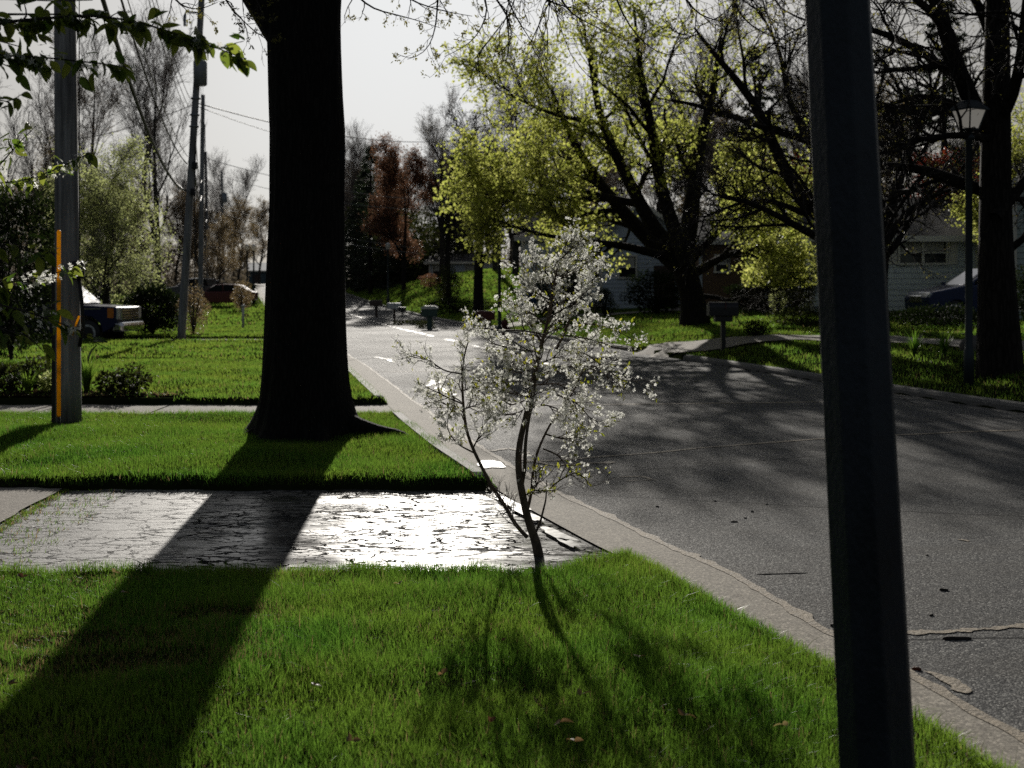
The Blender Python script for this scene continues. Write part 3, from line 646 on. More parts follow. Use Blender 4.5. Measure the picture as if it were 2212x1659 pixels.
def stack(polys, n=14):
    """polys: list of (points, radii) -> P,R arrays"""
    q = [resample(p, n, rad) for p, rad in polys]; return np.stack([a for a, b in q]), np.stack([b for a, b in q])
def make_tree(base, root, trunk, limbs, levels, r, bark, twigm, leaf=None, n0=14, split=1):
    """trunk, limbs: lists of (points, radii). levels: list of kwargs of grow. leaf: dict(n,size,mat,wr,droop,level,jit)"""
    T = stack(trunk, n0) if trunk else None; Lm = stack(limbs, 12) if limbs else None
    sets = []
    if T: sets.append((T[0], T[1], 12))
    cur = Lm if Lm else T
    if Lm: sets.append((Lm[0], Lm[1], 8))
    lev = []
    for q, lv in enumerate(levels):
        lv = dict(lv); c = lv.pop('c'); k = lv.pop('k', 4); ln = lv.pop('ln'); ang = lv.pop('ang')
        cur = grow(cur[0], cur[1], c, ln, ang, r, **lv); lev.append((cur[0], cur[1], k))
    V, F = join_tubes(sets+lev[:split]); np_mesh('trunk', V, F, bark, root, base, True)
    if lev[split:]:
        V, F = join_tubes(lev[split:]); np_mesh('twigs', V, F, twigm, root, base)
    if leaf:
        lf = leaf if isinstance(leaf, list) else [leaf]; vs = []; fs = []; at = []; o = 0
        for l in lf:
            P = np.concatenate([lev[i][0].reshape(-1, lev[i][0].shape[1], 3) for i in [l.get('level', -1)]])
            pos, ax = sample_on(P, l['n'], r, l.get('tmin', .15)); c = l.get('cl', 1)
            if c > 1: pos = np.repeat(pos, c, 0); ax = np.repeat(ax, c, 0)
            pos = pos+r.normal(0, l.get('jit', .03), pos.shape); ax = unit(ax+r.normal(0, l.get('spread', .9), ax.shape))
            if 'keep' in l:
                kq = l['keep'](pos, r); pos, ax = pos[kq], ax[kq]
            v, f, a = leaves(pos, ax, l['size'], r, l.get('wr', .6), l.get('fold', .15), l.get('droop', .3)); vs.append(v); fs.append(f+o); at.append(a); o += len(v)
        np_mesh('foliage', np.concatenate(vs), fs, lf[0]['mat'], root, base, attr=np.concatenate(at))
    return lev
def px(strokes, d, r, jit=.0, dz=None):
    """list of display-pixel strokes -> world polylines, each wandering in depth"""
    out = []
    for s in strokes:
        dd = d+np.cumsum(r.normal(0, jit, len(s))); out.append([W(a, b, q) for (a, b), q in zip(s, dd)])
    return out

# ---- the big maple beside the driveway (trunk in the foreground)
r = np.random.default_rng(101)
b0 = np.array([-2.15, 12.1, 0.08])
root = empty('maple_tree', b0, 'massive dark street tree trunk on the grass strip between driveway and walk', 'tree')
def near_trunk():
    ns, nr = 44, 40; hs = np.r_[np.linspace(-.12, .9, 18), np.linspace(1.05, 5.6, 26)]
    n1 = np.random.default_rng(3); ph = n1.uniform(0, 6.28, 6); V = []
    fl = [(-.15, 1.0), (.9, .55), (2.0, .45), (3.0, .75), (4.2, .6), (5.2, .5)]
    for h in hs:
        c = np.array([-2.21+.045*h*.3-.06*max(h-3.2, 0), 12.1, 0.06+h])
        rad = .43-.022*h*.6+.10*math.exp(-h/.55)+.05*math.exp(-((h-4.9)/.5)**2)
        for i in range(ns):
            a = i*2*math.pi/ns
            f = sum(am*max(0, math.cos(a-q))**14 for q, am in fl)*.22*math.exp(-max(h, 0)/.2)
            ru = 1+.022*math.sin(9*a+ph[0]+.9*h)+.018*math.sin(17*a+ph[1]-1.7*h)+.012*math.sin(29*a+ph[2]+2.3*h)+.02*math.sin(2*a+ph[3]+.6*h)
            V.append(c+np.array([math.cos(a), math.sin(a), 0])*(rad*ru+f))
    F = [(j*ns+i, j*ns+(i+1) % ns, (j+1)*ns+(i+1) % ns, (j+1)*ns+i) for j in range(len(hs)-1) for i in range(ns)]
    return np.array(V), [np.array(F)]
V0, F0 = near_trunk()
limbs = [([( -2.3, 12.1, 4.3), (-2.55, 12.1, 4.75), (-3.1, 12.0, 5.5), (-3.7, 11.8, 6.7), (-4.3, 11.4, 8.2), (-4.6, 11.0, 10.0)], [.30, .27, .22, .17, .12, .05]),
         ([(-2.2, 12.1, 5.3), (-2.15, 12.2, 6.5), (-1.8, 12.5, 8.5), (-1.6, 12.8, 11.5)], [.36, .28, .2, .06]),
         ([(-2.05, 12.0, 5.2), (-1.6, 11.8, 6.4), (-.6, 11.6, 7.4), (.8, 11.4, 8.0), (2.6, 11.3, 8.1)], [.26, .2, .14, .1, .04]),
         ([(-2.0, 12.1, 5.4), (-1.0, 12.6, 6.6), (.6, 13.6, 7.3), (2.4, 14.6, 7.6), (4.2, 15.4, 7.4)], [.22, .17, .12, .09, .03]),
         ([(-2.3, 12.0, 5.4), (-2.9, 11.0, 6.7), (-3.2, 9.6, 8.0), (-3.4, 8.0, 9.2)], [.22, .18, .12, .04]),
         ([(-1.0, 12.2, 6.3), (.2, 12.0, 6.2), (1.6, 11.6, 5.9), (2.7, 11.3, 5.2), (3.2, 11.1, 4.75)], [.08, .065, .045, .028, .01]),
         ([(-1.4, 12.2, 6.0), (-.6, 12.1, 5.9), (.3, 12.0, 5.45), (.8, 11.9, 5.05)], [.05, .04, .025, .008])]
T0 = stack(limbs, 12); l1 = grow(T0[0], T0[1], 7, 2.3, .85, r, .05, .16, 6, .25, 1, .55, .012)
l2 = grow(*l1, 6, 1.25, .8, r, -.10, .22, 6, .2, 1, .55, .006); l3 = grow(*l2, 5, .55, .8, r, -.06, .25, 5, .2, 1, .6, .0035)
V, F = cat([tubes(T0[0], T0[1], 10), tubes(*l1, 6)]); V = np.concatenate([V0, V]); F = F0+[f+len(V0) for f in F]
rt = stack([([(-1.85, 12.0, .20), (-1.55, 11.9, .12), (-1.3, 11.82, .07), (-1.1, 11.76, .06), (-1.0, 11.72, .0)], [.15, .12, .10, .09, .05]), ([(-2.55, 12.0, .12), (-2.75, 11.95, .06), (-2.9, 12.0, -.03)], [.10, .07, .05]), ([(-2.0, 11.75, .15), (-1.9, 11.45, .07), (-1.87, 11.25, -.02)], [.13, .08, .05])], 12)
v2, f2 = tubes(rt[0], rt[1], 10); F = F+[f2+len(V)]; V = np.concatenate([V, v2])
np_mesh('trunk', V, F, M['bark_near'], root, b0, True)
# hanging budded twigs seen against the sky near the frame's top
tw = [[(740, -40), (800, 20), (850, 30), (905, 45), (950, 60)], [(950, -60), (945, 0), (943, 50), (930, 100), (905, 125), (880, 128)], [(1010, -60), (1060, 10), (1035, 75), (1000, 105), (960, 122)],
      [(1080, -40), (1110, 30), (1145, 85), (1170, 120)], [(1060, -20), (1100, 40), (1108, 85), (1085, 115), (1065, 122)], [(1310, -80), (1335, 15), (1375, 80), (1420, 118), (1455, 124), (1500, 112)],
      [(1180, -60), (1230, 30), (1290, 60), (1360, 90)], [(360, -20), (395, 15), (430, 22), (470, 5)], [(470, -30), (500, 20), (540, 60), (575, 85)], [(520, -50), (560, 10), (572, 40)],
      [(1560, -60), (1600, 40), (1660, 80), (1740, 95)], [(1450, -60), (1500, 30), (1560, 50), (1640, 40)], [(840, -60), (880, 0), (960, 25), (1020, 35)], [(1120, -60), (1190, 10), (1260, 20), (1320, 60)]]
tws = px(tw, 10.8, r, .08)
TW = stack([(p, [.012, .009, .005, .003]) for p in tws], 12); t1 = grow(*TW, 7, .38, .75, r, -.08, .25, 5, .1, 1, .7, .003); t2 = grow(*t1, 3, .14, .7, r, .0, .25, 4, .2, 1, .8, .0025)
V, F = join_tubes([(l2[0], l2[1], 4), (l3[0], l3[1], 3), (TW[0], TW[1], 5), (t1[0], t1[1], 3), (t2[0], t2[1], 3)])
np_mesh('twigs', V, F, M['twig'], root, b0)
ps, ax = sample_on(t2[0], 700, r, .6); ps = np.repeat(ps, 4, 0)+r.normal(0, .012, (2800, 3)); ax = unit(np.repeat(ax, 4, 0)+r.normal(0, .8, (2800, 3)))
p2, a2 = sample_on(l3[0], 4500, r, .5); p2 = p2+r.normal(0, .015, p2.shape); a2 = unit(a2+r.normal(0, .8, a2.shape))
v, f, at = leaves(np.concatenate([ps, p2]), np.concatenate([ax, a2]), .032, r, .45, .15, .3)
np_mesh('buds', v, [f], M['leaf_bud'], root, b0, attr=at)

# ---- generic small-tree prototypes placed and copied in the distance
def lv(c, ln, ang, **k): return dict(c=c, ln=ln, ang=ang, **k)
def proto(seed, h, bark, twigm, leaf=None, spread=.62, up=.16, counts=(9, 8, 7, 7), lens=(.42, .24, .12, .06), rad=.2, lean=.0, fork=None, tmin=.28, rmin=.006, pos=(0, 0, 0), name='tree', label='', cat_='tree', group=None, wig=.15):
    rr = np.random.default_rng(seed); root = empty(name, pos, label, cat_, group)
    z0 = -.25; tr = [(0, 0, z0), (lean*.15*h+rr.normal(0, .03*h*.3), 0, h*.25), (lean*.4*h, rr.normal(0, .02*h), h*.55), (lean*.8*h, 0, h*.92)]
    if fork: trunks = [(tr[:2]+[(s*h*.10+tr[2][0], rr.normal(0, .04*h), tr[2][2]), (s*h*.2+tr[3][0], rr.normal(0, .05*h), tr[3][2])], [rad, rad*.75, rad*.45, rad*.1]) for s in fork]
    else: trunks = [(tr, [rad*1.15, rad*.85, rad*.5, rad*.1])]
    L_ = [lv(counts[0], lens[0]*h, spread*1.25, up=up, n=7, tmin=tmin, rr=.5, rmin=.02, k=6, wig=wig, lenfall=.5),
          lv(counts[1], lens[1]*h, spread*1.1, up=up*.8, n=6, tmin=.2, rr=.5, rmin=.012, k=4, wig=wig*1.2),
          lv(counts[2], lens[2]*h, spread, up=up*.6, n=5, tmin=.15, rr=.55, rmin=rmin, k=3, wig=wig*1.5),
          lv(counts[3], lens[3]*h, spread, up=up*.6, n=4, tmin=.15, rr=.6, rmin=rmin, k=3, wig=wig*1.6)]
    L_ = [q for q, c in zip(L_, counts) if c]
    make_tree((0, 0, 0), root, trunks, None, L_, rr, bark, twigm, leaf, split=2)
    return root
def place(o, x, y, s=1.0, rz=0.0, dz=0.0, label=None, group=None, first=False, name=None):
    c = o if first else copy_tree(o)
    c.location = (x, y, G(x, y)-.02+dz); c.rotation_euler = (0, 0, rz); c.scale = (s, s, s)
    if label: c['label'] = label
    if group: c['group'] = group
    elif not first and 'group' in c: del c['group']
    return c
# ---- blossoming sapling on the front lawn
def c8(pts): return [(796.3+a*.4054, 495.5+b*.4054) for a, b in pts]
r = np.random.default_rng(202); SD = 6.85
bs = W(1166, 1195, SD); bs[2] = G(bs[0], bs[1])
root = empty('cherry_sapling', bs, 'young sapling covered in white blossom standing on the near lawn', 'sapling')
main = [(908, 1750), (893, 1660), (872, 1610), (850, 1560), (822, 1420), (805, 1350), (795, 1240), (803, 1140), (825, 1050), (845, 960), (868, 860), (888, 760), (910, 650), (935, 560), (960, 470), (978, 370), (988, 280), (1012, 170), (1065, 50)]
stems = [([(845, 1640), (800, 1600), (762, 1545), (728, 1470), (660, 1380), (600, 1260), (560, 1180), (520, 1080), (505, 950), (500, 860), (497, 770), (505, 680), (530, 600)], [.013, .011, .009, .004]),
         ([(815, 1370), (832, 1280), (835, 1140), (850, 1030), (872, 930), (895, 780)], [.012, .010, .005]),
         ([(848, 1490), (870, 1400), (875, 1270), (905, 1170), (940, 1090), (990, 1000), (1050, 930), (1100, 850), (1140, 760)], [.010, .008, .006, .004]),
         ([(880, 1640), (915, 1560), (945, 1440), (950, 1335)], [.008, .006, .003]),
         ([(1000, 640), (1040, 560), (1075, 470), (1120, 380), (1170, 270), (1220, 185)], [.009, .007, .003])]
br = [[(560, 1190), (480, 1150), (430, 1090), (415, 1040), (430, 980)], [(500, 930), (430, 900), (330, 850), (275, 835)], [(497, 770), (400, 755), (330, 700), (250, 670), (170, 650)],
      [(500, 860), (560, 840), (620, 880)], [(560, 1160), (590, 1100), (605, 1055)], [(505, 960), (540, 945), (570, 945)], [(470, 960), (430, 950), (395, 920)],
      [(945, 1400), (1000, 1350), (1060, 1310), (1120, 1290), (1155, 1330), (1190, 1370)], [(830, 1420), (880, 1390), (940, 1395), (1000, 1390)],
      [(728, 1480), (690, 1430), (672, 1400)], [(790, 1590), (760, 1545), (735, 1500)], [(880, 1390), (895, 1350), (870, 1330)],
      [(930, 560), (1050, 515), (1180, 500), (1290, 520), (1400, 585)], [(1000, 640), (1150, 650), (1280, 760), (1380, 820), (1470, 800)], [(1040, 690), (1180, 740), (1300, 800), (1360, 850)],
      [(1020, 560), (1150, 580), (1260, 610), (1340, 640)], [(935, 560), (800, 535), (700, 540), (600, 520), (530, 540)], [(910, 650), (800, 640), (700, 620), (620, 600)],
      [(880, 800), (780, 740), (690, 680)], [(850, 890), (740, 870), (660, 805)], [(985, 300), (900, 245), (850, 180), (805, 185)], [(975, 380), (890, 340), (830, 290)],
      [(870, 930), (780, 990), (710, 985)], [(1000, 880), (1120, 930), (1180, 1010), (1250, 1035)], [(940, 1090), (1040, 1120), (1160, 1100)], [(930, 1170), (1010, 1200), (1060, 1270), (1110, 1330)],
      [(990, 290), (1060, 230), (1110, 210), (1180, 150)], [(960, 470), (1080, 400), (1160, 330), (1200, 300)], [(950, 510), (860, 440), (800, 400), (770, 400)], [(925, 600), (840, 480), (810, 440)],
      [(895, 780), (1000, 760), (1090, 720), (1200, 690), (1320, 690)], [(880, 830), (1000, 820), (1120, 880)], [(905, 700), (820, 700), (740, 760), (690, 790)], [(1010, 170), (1070, 120), (1100, 70)],
      [(845, 960), (930, 930), (1020, 960), (1080, 1020)], [(985, 330), (1010, 260), (1000, 220)], [(930, 590), (1000, 470), (1060, 440), (1110, 400)], [(860, 900), (760, 940), (700, 900)], [(900, 720), (980, 690), (1060, 600)]]
Pm = stack([(px([c8(main)], SD, r, .012)[0], [.031, .0235, .021, .018, .0145, .012, .009, .006, .003])], 40)
Pst = stack([(px([c8(s)], SD, r, .035)[0], q) for s, q in stems], 26)
Pb = stack([(px([c8(s)], SD+r.normal(0, .04), r, .06)[0], [.0055, .004, .002]) for s in br], 14)
V, F = join_tubes([(Pm[0], Pm[1], 10), (Pst[0], Pst[1], 7)]); np_mesh('trunk', V, F, M['bark_sap'], root, bs, True)
top = lambda P, z: P[:, :, 2] > z
g1 = grow(Pb[0], Pb[1], 9, .19, .75, r, .10, .16, 5, .15, 1, .7, .0018); 
mu = Pm[0][:, 18:], Pm[1][:, 18:]; su = np.stack([Pst[0][i, 13:] for i in (0, 1, 2, 4)]), np.stack([Pst[1][i, 13:] for i in (0, 1, 2, 4)])
g2 = grow(*mu, 34, .22, .9, r, .2, .16, 5, .1, 1, .4, .0018); g3 = grow(*su, 10, .18, .8, r, .15, .16, 5, .2, 1, .5, .0018)
h1 = grow(np.concatenate([g1[0], g2[0], g3[0]]), np.concatenate([g1[1], g2[1], g3[1]]), 5, .10, .7, r, .15, .2, 4, .2, 1, .8, .0014)
V, F = join_tubes([(Pb[0], Pb[1], 5), (g1[0], g1[1], 4), (g2[0], g2[1], 4), (g3[0], g3[1], 4), (h1[0], h1[1], 3)]); np_mesh('twigs', V, F, M['bark_sap'], root, bs)
green = (7, 8, 9, 10, 0, 4)          # mostly leafy low shoots
zmin = EYE-(985-625)/FPX*SD
src = np.concatenate([h1[0], h1[0], np.concatenate([g1[0], g2[0], g3[0]])[:, 1:]])
ps, ax = sample_on(src, 3400, r, .15); ok = (ps[:, 2] > zmin) | (r.uniform(0, 1, len(ps)) < .12); ps, ax = ps[ok], ax[ok]
ps = np.repeat(ps, 3, 0); ax = np.repeat(ax, 3, 0); ax = unit(ax*.5+r.normal(0, .8, ax.shape)); ps = ps+ax*r.uniform(.008, .024, (len(ps), 1))
v, f, at = flowers(ps, ax, .0235, r); np_mesh('blossoms', v, [f], M['petal'], root, bs, attr=at)
lp, la = sample_on(np.concatenate([Pb[0][[7, 8]]]), 90, r, .1); lp2, la2 = sample_on(Pst[0][[0]], 60, r, .02)
lp2k = (lp2[:, 2] < EYE-(1085-625)/FPX*SD) & (lp2[:, 2] > EYE-(1180-625)/FPX*SD)
lp3, la3 = sample_on(src, 1500, r, .5); k3 = (lp3[:, 2] > zmin-.1)
lp = np.concatenate([lp, lp2[lp2k], lp3[k3]]); la = unit(np.concatenate([la, la2[lp2k], la3[k3]])*.8+r.normal(0, .55, (len(lp), 3))+np.array([0, 0, .25]))
v, f, at = leaf_hi(lp, la, .033, .013, r, .1, .5, 5); np_mesh('foliage', v, [f], M['leaf_young'], root, bs, True, attr=at)

# ---- flowering cherry whose boughs reach in from the left
r = np.random.default_rng(303); CD = 4.3; cb = np.array([-3.6, 4.3, G(-3.6, 4.3)])
root = empty('cherry_tree', cb, 'dark leaved flowering cherry reaching leafy boughs into the picture from the left', 'tree')
ct = stack([([cb+np.array([0, 0, -.1]), cb+np.array([.05, 0, 1.0]), cb+np.array([-.05, .1, 2.0]), cb+np.array([.1, 0, 3.4])], [.11, .09, .075, .03])], 14)
C = [[(-120, 60), (0, 48), (118, 39), (196, 28), (252, 31), (350, 64), (420, 84), (490, 112), (526, 126)], [(-120, 120), (0, 120), (84, 120), (162, 134), (238, 137), (280, 146)],
     [(-80, 420), (0, 361), (42, 302), (78, 272)], [(-120, 400), (0, 398), (84, 386), (134, 358), (196, 330)], [(-120, 620), (0, 610), (70, 608), (126, 591), (179, 568)],
     [(-120, 640), (0, 655), (112, 689), (168, 714), (202, 728)], [(-120, 530), (0, 526), (56, 535), (98, 555)], [(-120, 215), (-40, 212), (10, 214), (24, 224)], [(-100, 0), (20, -5), (120, 5), (200, 0)],
     [(-120, 560), (-20, 590), (40, 640), (60, 700)], [(-120, 700), (-40, 690), (20, 720), (60, 725)], [(60, 45), (90, 70), (100, 95)], [(250, 31), (280, 60), (300, 75)], [(-100, 90), (0, 80), (40, 100)]]
roots_ = []
for ci, s in enumerate([px([c], 5.7 if ci in (2, 3, 4) else CD, r, .05)[0] for ci, c in enumerate(C)]):
    z = s[0][2]; a = np.array([cb[0]+.03, cb[1], max(.7, min(3.3, z*.75+.5))]); m_ = (a+s[0])/2+np.array([0, 0, .08])
    roots_.append(([a, m_]+s, [.028, .018, .012, .007, .004, .002]))
CB = stack(roots_, 26); cg = grow(CB[0][:11], CB[1][:11], 9, .16, .8, r, .05, .2, 5, .42, 1, .7, .0025)
V, F = join_tubes([(ct[0], ct[1], 12)]); np_mesh('trunk', V, F, M['bark'], root, cb, True)
V, F = join_tubes([(CB[0], CB[1], 6), (cg[0], cg[1], 4)]); np_mesh('boughs', V, F, M['twig'], root, cb, True)
tip = CB[0][:, 11:]
def shoots(rows, n, seed):
    q = np.random.default_rng(seed); a, b = sample_on(tip[rows], n, q, .0); return a, b
lp, la = shoots([0], 190, 1); lq, lb = shoots([1], 115, 2); l4, b4 = shoots([2, 3, 4], 170, 3); l5, b5 = shoots([5, 6, 7, 8, 9, 10, 11, 12, 13], 330, 4); l6, b6 = sample_on(cg[0], 260, r, .4)
lp = np.concatenate([lp, lq, l4, l5, l6]); la = unit(np.concatenate([la, lb, b4, b5, b6])*.5+r.normal(0, .6, (len(lp), 3)))
sz = .072
v, f, at = leaf_hi(lp+r.normal(0, .012, lp.shape), la, sz, .036, r, .65, .7, 7); np_mesh('foliage', v, [f], M['leaf_cherry'], root, cb, True, attr=at)
fp, fa = shoots([2, 3, 4, 4, 3], 120, 6); f2, fb = shoots([0, 1, 5], 60, 7); fp = np.repeat(np.concatenate([fp, f2]), 4, 0); fa = unit(np.repeat(np.concatenate([fa, fb]), 4, 0)*.3+r.normal(0, .7, (len(fp), 3))-np.array([0, 0, .5])); fp = fp+fa*r.uniform(.02, .05, (len(fp), 1))
v, f, at = flowers(fp, fa, .029, r); np_mesh('blossoms', v, [f], M['petal'], root, cb, attr=at)

# ---- the yellow-green maple across the road
r = np.random.default_rng(404); mb_ = W(1500, 705, 34.2); mb_[2] = G(mb_[0], mb_[1])
root = empty('maple_tree', mb_, 'broad leaning tree in fresh yellow green leaf across the road', 'tree')
D = 34.2
trk = [(px([[(1502, 712), (1502, 690), (1495, 640), (1482, 590), (1470, 555)]], D, r, 0)[0], [.52, .42, .36, .36, .34])]
ls = [([(1485, 590), (1440, 555), (1385, 500), (1320, 430), (1260, 345), (1215, 270), (1190, 190)], [.30, .26, .2, .14, .1, .05]), ([(1480, 570), (1425, 520), (1375, 430), (1340, 350), (1292, 265), (1285, 170), (1260, 60)], [.28, .22, .17, .13, .09, .04]),
      ([(1480, 560), (1490, 480), (1500, 390), (1515, 290), (1540, 200), (1560, 60)], [.3, .26, .2, .14, .09, .04]), ([(1485, 570), (1450, 480), (1420, 390), (1410, 280), (1380, 150), (1370, 20)], [.24, .2, .15, .11, .07, .03]),
      ([(1500, 590), (1560, 555), (1620, 535), (1690, 545)], [.16, .11, .07, .03]), ([(1440, 555), (1350, 530), (1240, 520), (1130, 500), (1060, 470)], [.14, .11, .08, .05, .03]), ([(1375, 440), (1280, 420), (1180, 390), (1090, 370), (1030, 365)], [.12, .09, .06, .05, .02]),
      ([(1320, 430), (1230, 430), (1130, 430), (1050, 420)], [.1, .08, .05, .02]), ([(1500, 640), (1545, 640), (1590, 655), (1625, 668)], [.08, .06, .04, .02]), ([(1292, 265), (1200, 250), (1120, 215), (1070, 190)], [.08, .06, .04, .02]), ([(1495, 560), (1570, 480), (1640, 440), (1700, 400)], [.14, .1, .06, .03])]
lim = [(p, q) for p, q in zip(px([s for s, q in ls], D, r, .75), [q for s, q in ls])]
def keepm(p, rr):
    X = 1106+FPX*p[:, 0]/p[:, 1]; Y = 625-FPX*(p[:, 2]-EYE)/p[:, 1]
    dens = np.clip(np.where((X < 1235) & (Y > 290), .7, .95)*np.where(Y < 260, .5, 1.0)*np.where((X > 1450) & (Y < 380), .6, 1), 0, 1)
    return (rr.uniform(0, 1, len(p)) < dens) & (p[:, 2] > 2.1-.4*(X > 1600))
make_tree(mb_, root, trk, lim, [lv(9, 2.6, .75, up=.06, n=6, tmin=.25, rr=.5, rmin=.02, k=6, wig=.18), lv(8, 1.5, .75, up=.02, n=6, tmin=.15, rr=.5, rmin=.012, k=4, wig=.2), lv(6, .75, .75, up=.02, n=4, tmin=.15, rr=.55, rmin=.007, k=3, wig=.25)], r, M['bark'], M['twig'],
          dict(n=17000, cl=4, size=.105, mat=M['leaf_maple'], wr=.85, droop=.35, jit=.10, keep=keepm), n0=10)
# ---- dark, wide-limbed trees on the right bank
r = np.random.default_rng(505); tb = W(1893, 700, 27.5); tb[2] = G(tb[0], tb[1]); D = 27.5
root = empty('bare_tree', tb, 'wide dark bare tree with sweeping limbs partly hidden by the near steel post', 'tree')
trk = [(px([[(1893, 712), (1893, 660), (1896, 590), (1900, 540)]], D, r, 0)[0], [.34, .26, .24, .24])]
ls = [([(1898, 560), (1830, 520), (1746, 464), (1699, 386), (1662, 280), (1626, 207), (1587, 168), (1553, 132), (1500, 60)], [.2, .17, .15, .13, .1, .07, .03]), ([(1895, 570), (1820, 540), (1740, 500), (1690, 470), (1610, 430), (1540, 420)], [.14, .11, .09, .06, .03]),
      ([(1900, 540), (1880, 420), (1820, 330), (1752, 297), (1660, 283), (1600, 255), (1528, 230), (1450, 215)], [.16, .14, .12, .1, .08, .03]), ([(1900, 540), (1930, 430), (1960, 330), (2010, 220), (2050, 100)], [.16, .13, .1, .06, .03]), ([(1900, 540), (1895, 400), (1880, 250), (1850, 100), (1840, -40)], [.17, .14, .1, .07, .03]),
      ([(1752, 297), (1700, 220), (1690, 120), (1640, 20)], [.09, .07, .05, .02]), ([(1746, 464), (1660, 430), (1590, 440), (1520, 470)], [.08, .06, .04, .02]), ([(1900, 540), (1960, 455), (2020, 420), (2080, 400)], [.12, .09, .06, .03]), ([(1905, 560), (1930, 540), (1950, 500), (2020, 400), (2060, 330)], [.1, .08, .06, .03])]
lim = [(p, q) for p, q in zip(px([s for s, q in ls], D, r, .6), [q for s, q in ls])]
make_tree(tb, root, trk, lim, [lv(9, 2.4, .8, up=.08, n=6, tmin=.2, rr=.5, rmin=.022, k=6, wig=.16), lv(8, 1.3, .75, up=.05, n=6, tmin=.15, rr=.55, rmin=.013, k=4, wig=.2), lv(6, .6, .7, up=.02, n=4, tmin=.15, rr=.6, rmin=.008, k=3, wig=.25)], r, M['bark'], M['twig'],
          dict(n=2600, cl=2, size=.05, mat=M['leaf_bud'], wr=.6, droop=.1, jit=.03), n0=8)
r = np.random.default_rng(606); tb = W(2156, 800, 17.6); tb[2] = G(tb[0], tb[1]); D = 17.6
root = empty('bare_tree', tb, 'tall black tree trunk beside the lamp post at the right edge', 'tree')
trk = [(px([[(2160, 815), (2160, 770), (2152, 600), (2150, 420), (2152, 250), (2155, 60), (2150, -160), (2140, -320)]], D, r, 0)[0], [.36, .29, .245, .225, .2, .17, .13, .05])]
ls = [([(2150, 330), (2110, 240), (2075, 180), (2040, 60), (2005, -60), (1960, -200)], [.16, .14, .12, .1, .07, .03]), ([(2158, 260), (2190, 210), (2208, 110), (2215, 0), (2230, -120)], [.11, .09, .07, .05, .02]), ([(2150, 470), (2200, 410), (2260, 330), (2330, 250)], [.1, .08, .06, .03]),
      ([(2145, 350), (2100, 240), (1990, 200), (1900, 235)], [.09, .08, .05, .02]), ([(2148, 420), (2085, 400), (2010, 367), (1895, 355), (1800, 372)], [.11, .09, .07, .05, .02]), ([(2100, 240), (2000, 235), (1900, 240), (1840, 210), (1760, 215)], [.09, .08, .06, .04, .02]),
      ([(2075, 180), (2010, 120), (1930, 80), (1860, 50), (1760, 60), (1690, 20)], [.08, .07, .05, .03, .01]), ([(2155, 560), (2230, 500), (2300, 430)], [.07, .05, .02]), ([(2040, 60), (1990, 0), (1900, -40), (1800, -60)], [.07, .05, .04, .01]), ([(2148, 300), (2070, 290), (1980, 300), (1930, 330)], [.07, .06, .04, .02]), ([(2152, 120), (2120, 20), (2060, -80), (1950, -160)], [.09, .07, .04, .02])]
lim = [(p, q) for p, q in zip(px([s for s, q in ls], D, r, .5), [q for s, q in ls])]
make_tree(tb, root, trk, lim, [lv(9, 1.7, .8, up=.04, n=6, tmin=.2, rr=.5, rmin=.016, k=6, wig=.18), lv(7, .9, .75, up=.0, n=6, tmin=.15, rr=.55, rmin=.009, k=4, wig=.22), lv(5, .45, .7, up=.0, n=4, tmin=.15, rr=.6, rmin=.005, k=3, wig=.25)], r, M['bark'], M['twig'],
          dict(n=1800, cl=2, size=.035, mat=M['leaf_bud'], wr=.6, droop=.1, jit=.02), n0=24)
# ---- middle distance and far wood: prototypes, then copies
def at(X, d): return (X-1106)/FPX*d
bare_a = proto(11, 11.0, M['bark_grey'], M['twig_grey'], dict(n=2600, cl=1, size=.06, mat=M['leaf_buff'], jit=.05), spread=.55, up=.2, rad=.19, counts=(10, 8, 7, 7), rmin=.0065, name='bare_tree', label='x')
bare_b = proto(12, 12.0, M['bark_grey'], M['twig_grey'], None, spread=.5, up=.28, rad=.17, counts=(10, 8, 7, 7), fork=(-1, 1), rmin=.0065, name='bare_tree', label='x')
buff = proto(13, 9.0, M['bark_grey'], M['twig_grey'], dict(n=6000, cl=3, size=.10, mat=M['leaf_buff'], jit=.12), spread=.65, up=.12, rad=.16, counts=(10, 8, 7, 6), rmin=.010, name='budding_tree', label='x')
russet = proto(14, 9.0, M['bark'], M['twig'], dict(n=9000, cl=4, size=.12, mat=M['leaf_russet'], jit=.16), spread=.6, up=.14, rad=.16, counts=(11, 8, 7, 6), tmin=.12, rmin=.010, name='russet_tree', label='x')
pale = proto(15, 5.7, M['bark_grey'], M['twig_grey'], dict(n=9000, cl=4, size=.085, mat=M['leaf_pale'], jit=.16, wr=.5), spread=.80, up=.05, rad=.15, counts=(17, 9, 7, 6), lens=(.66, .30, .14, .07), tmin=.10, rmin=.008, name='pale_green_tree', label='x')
yel = proto(16, 6.5, M['bark'], M['twig'], dict(n=5200, cl=3, size=.11, mat=M['leaf_maple'], jit=.1), spread=.65, up=.12, rad=.12, counts=(10, 8, 7, 5), rmin=.008, name='leafing_tree', label='x')
redt = proto(17, 5.5, M['bark'], M['twig'], dict(n=5600, cl=4, size=.09, mat=M['leaf_red'], jit=.1), spread=.7, up=.08, rad=.10, counts=(11, 8, 7, 5), tmin=.2, rmin=.008, name='red_maple', label='x')
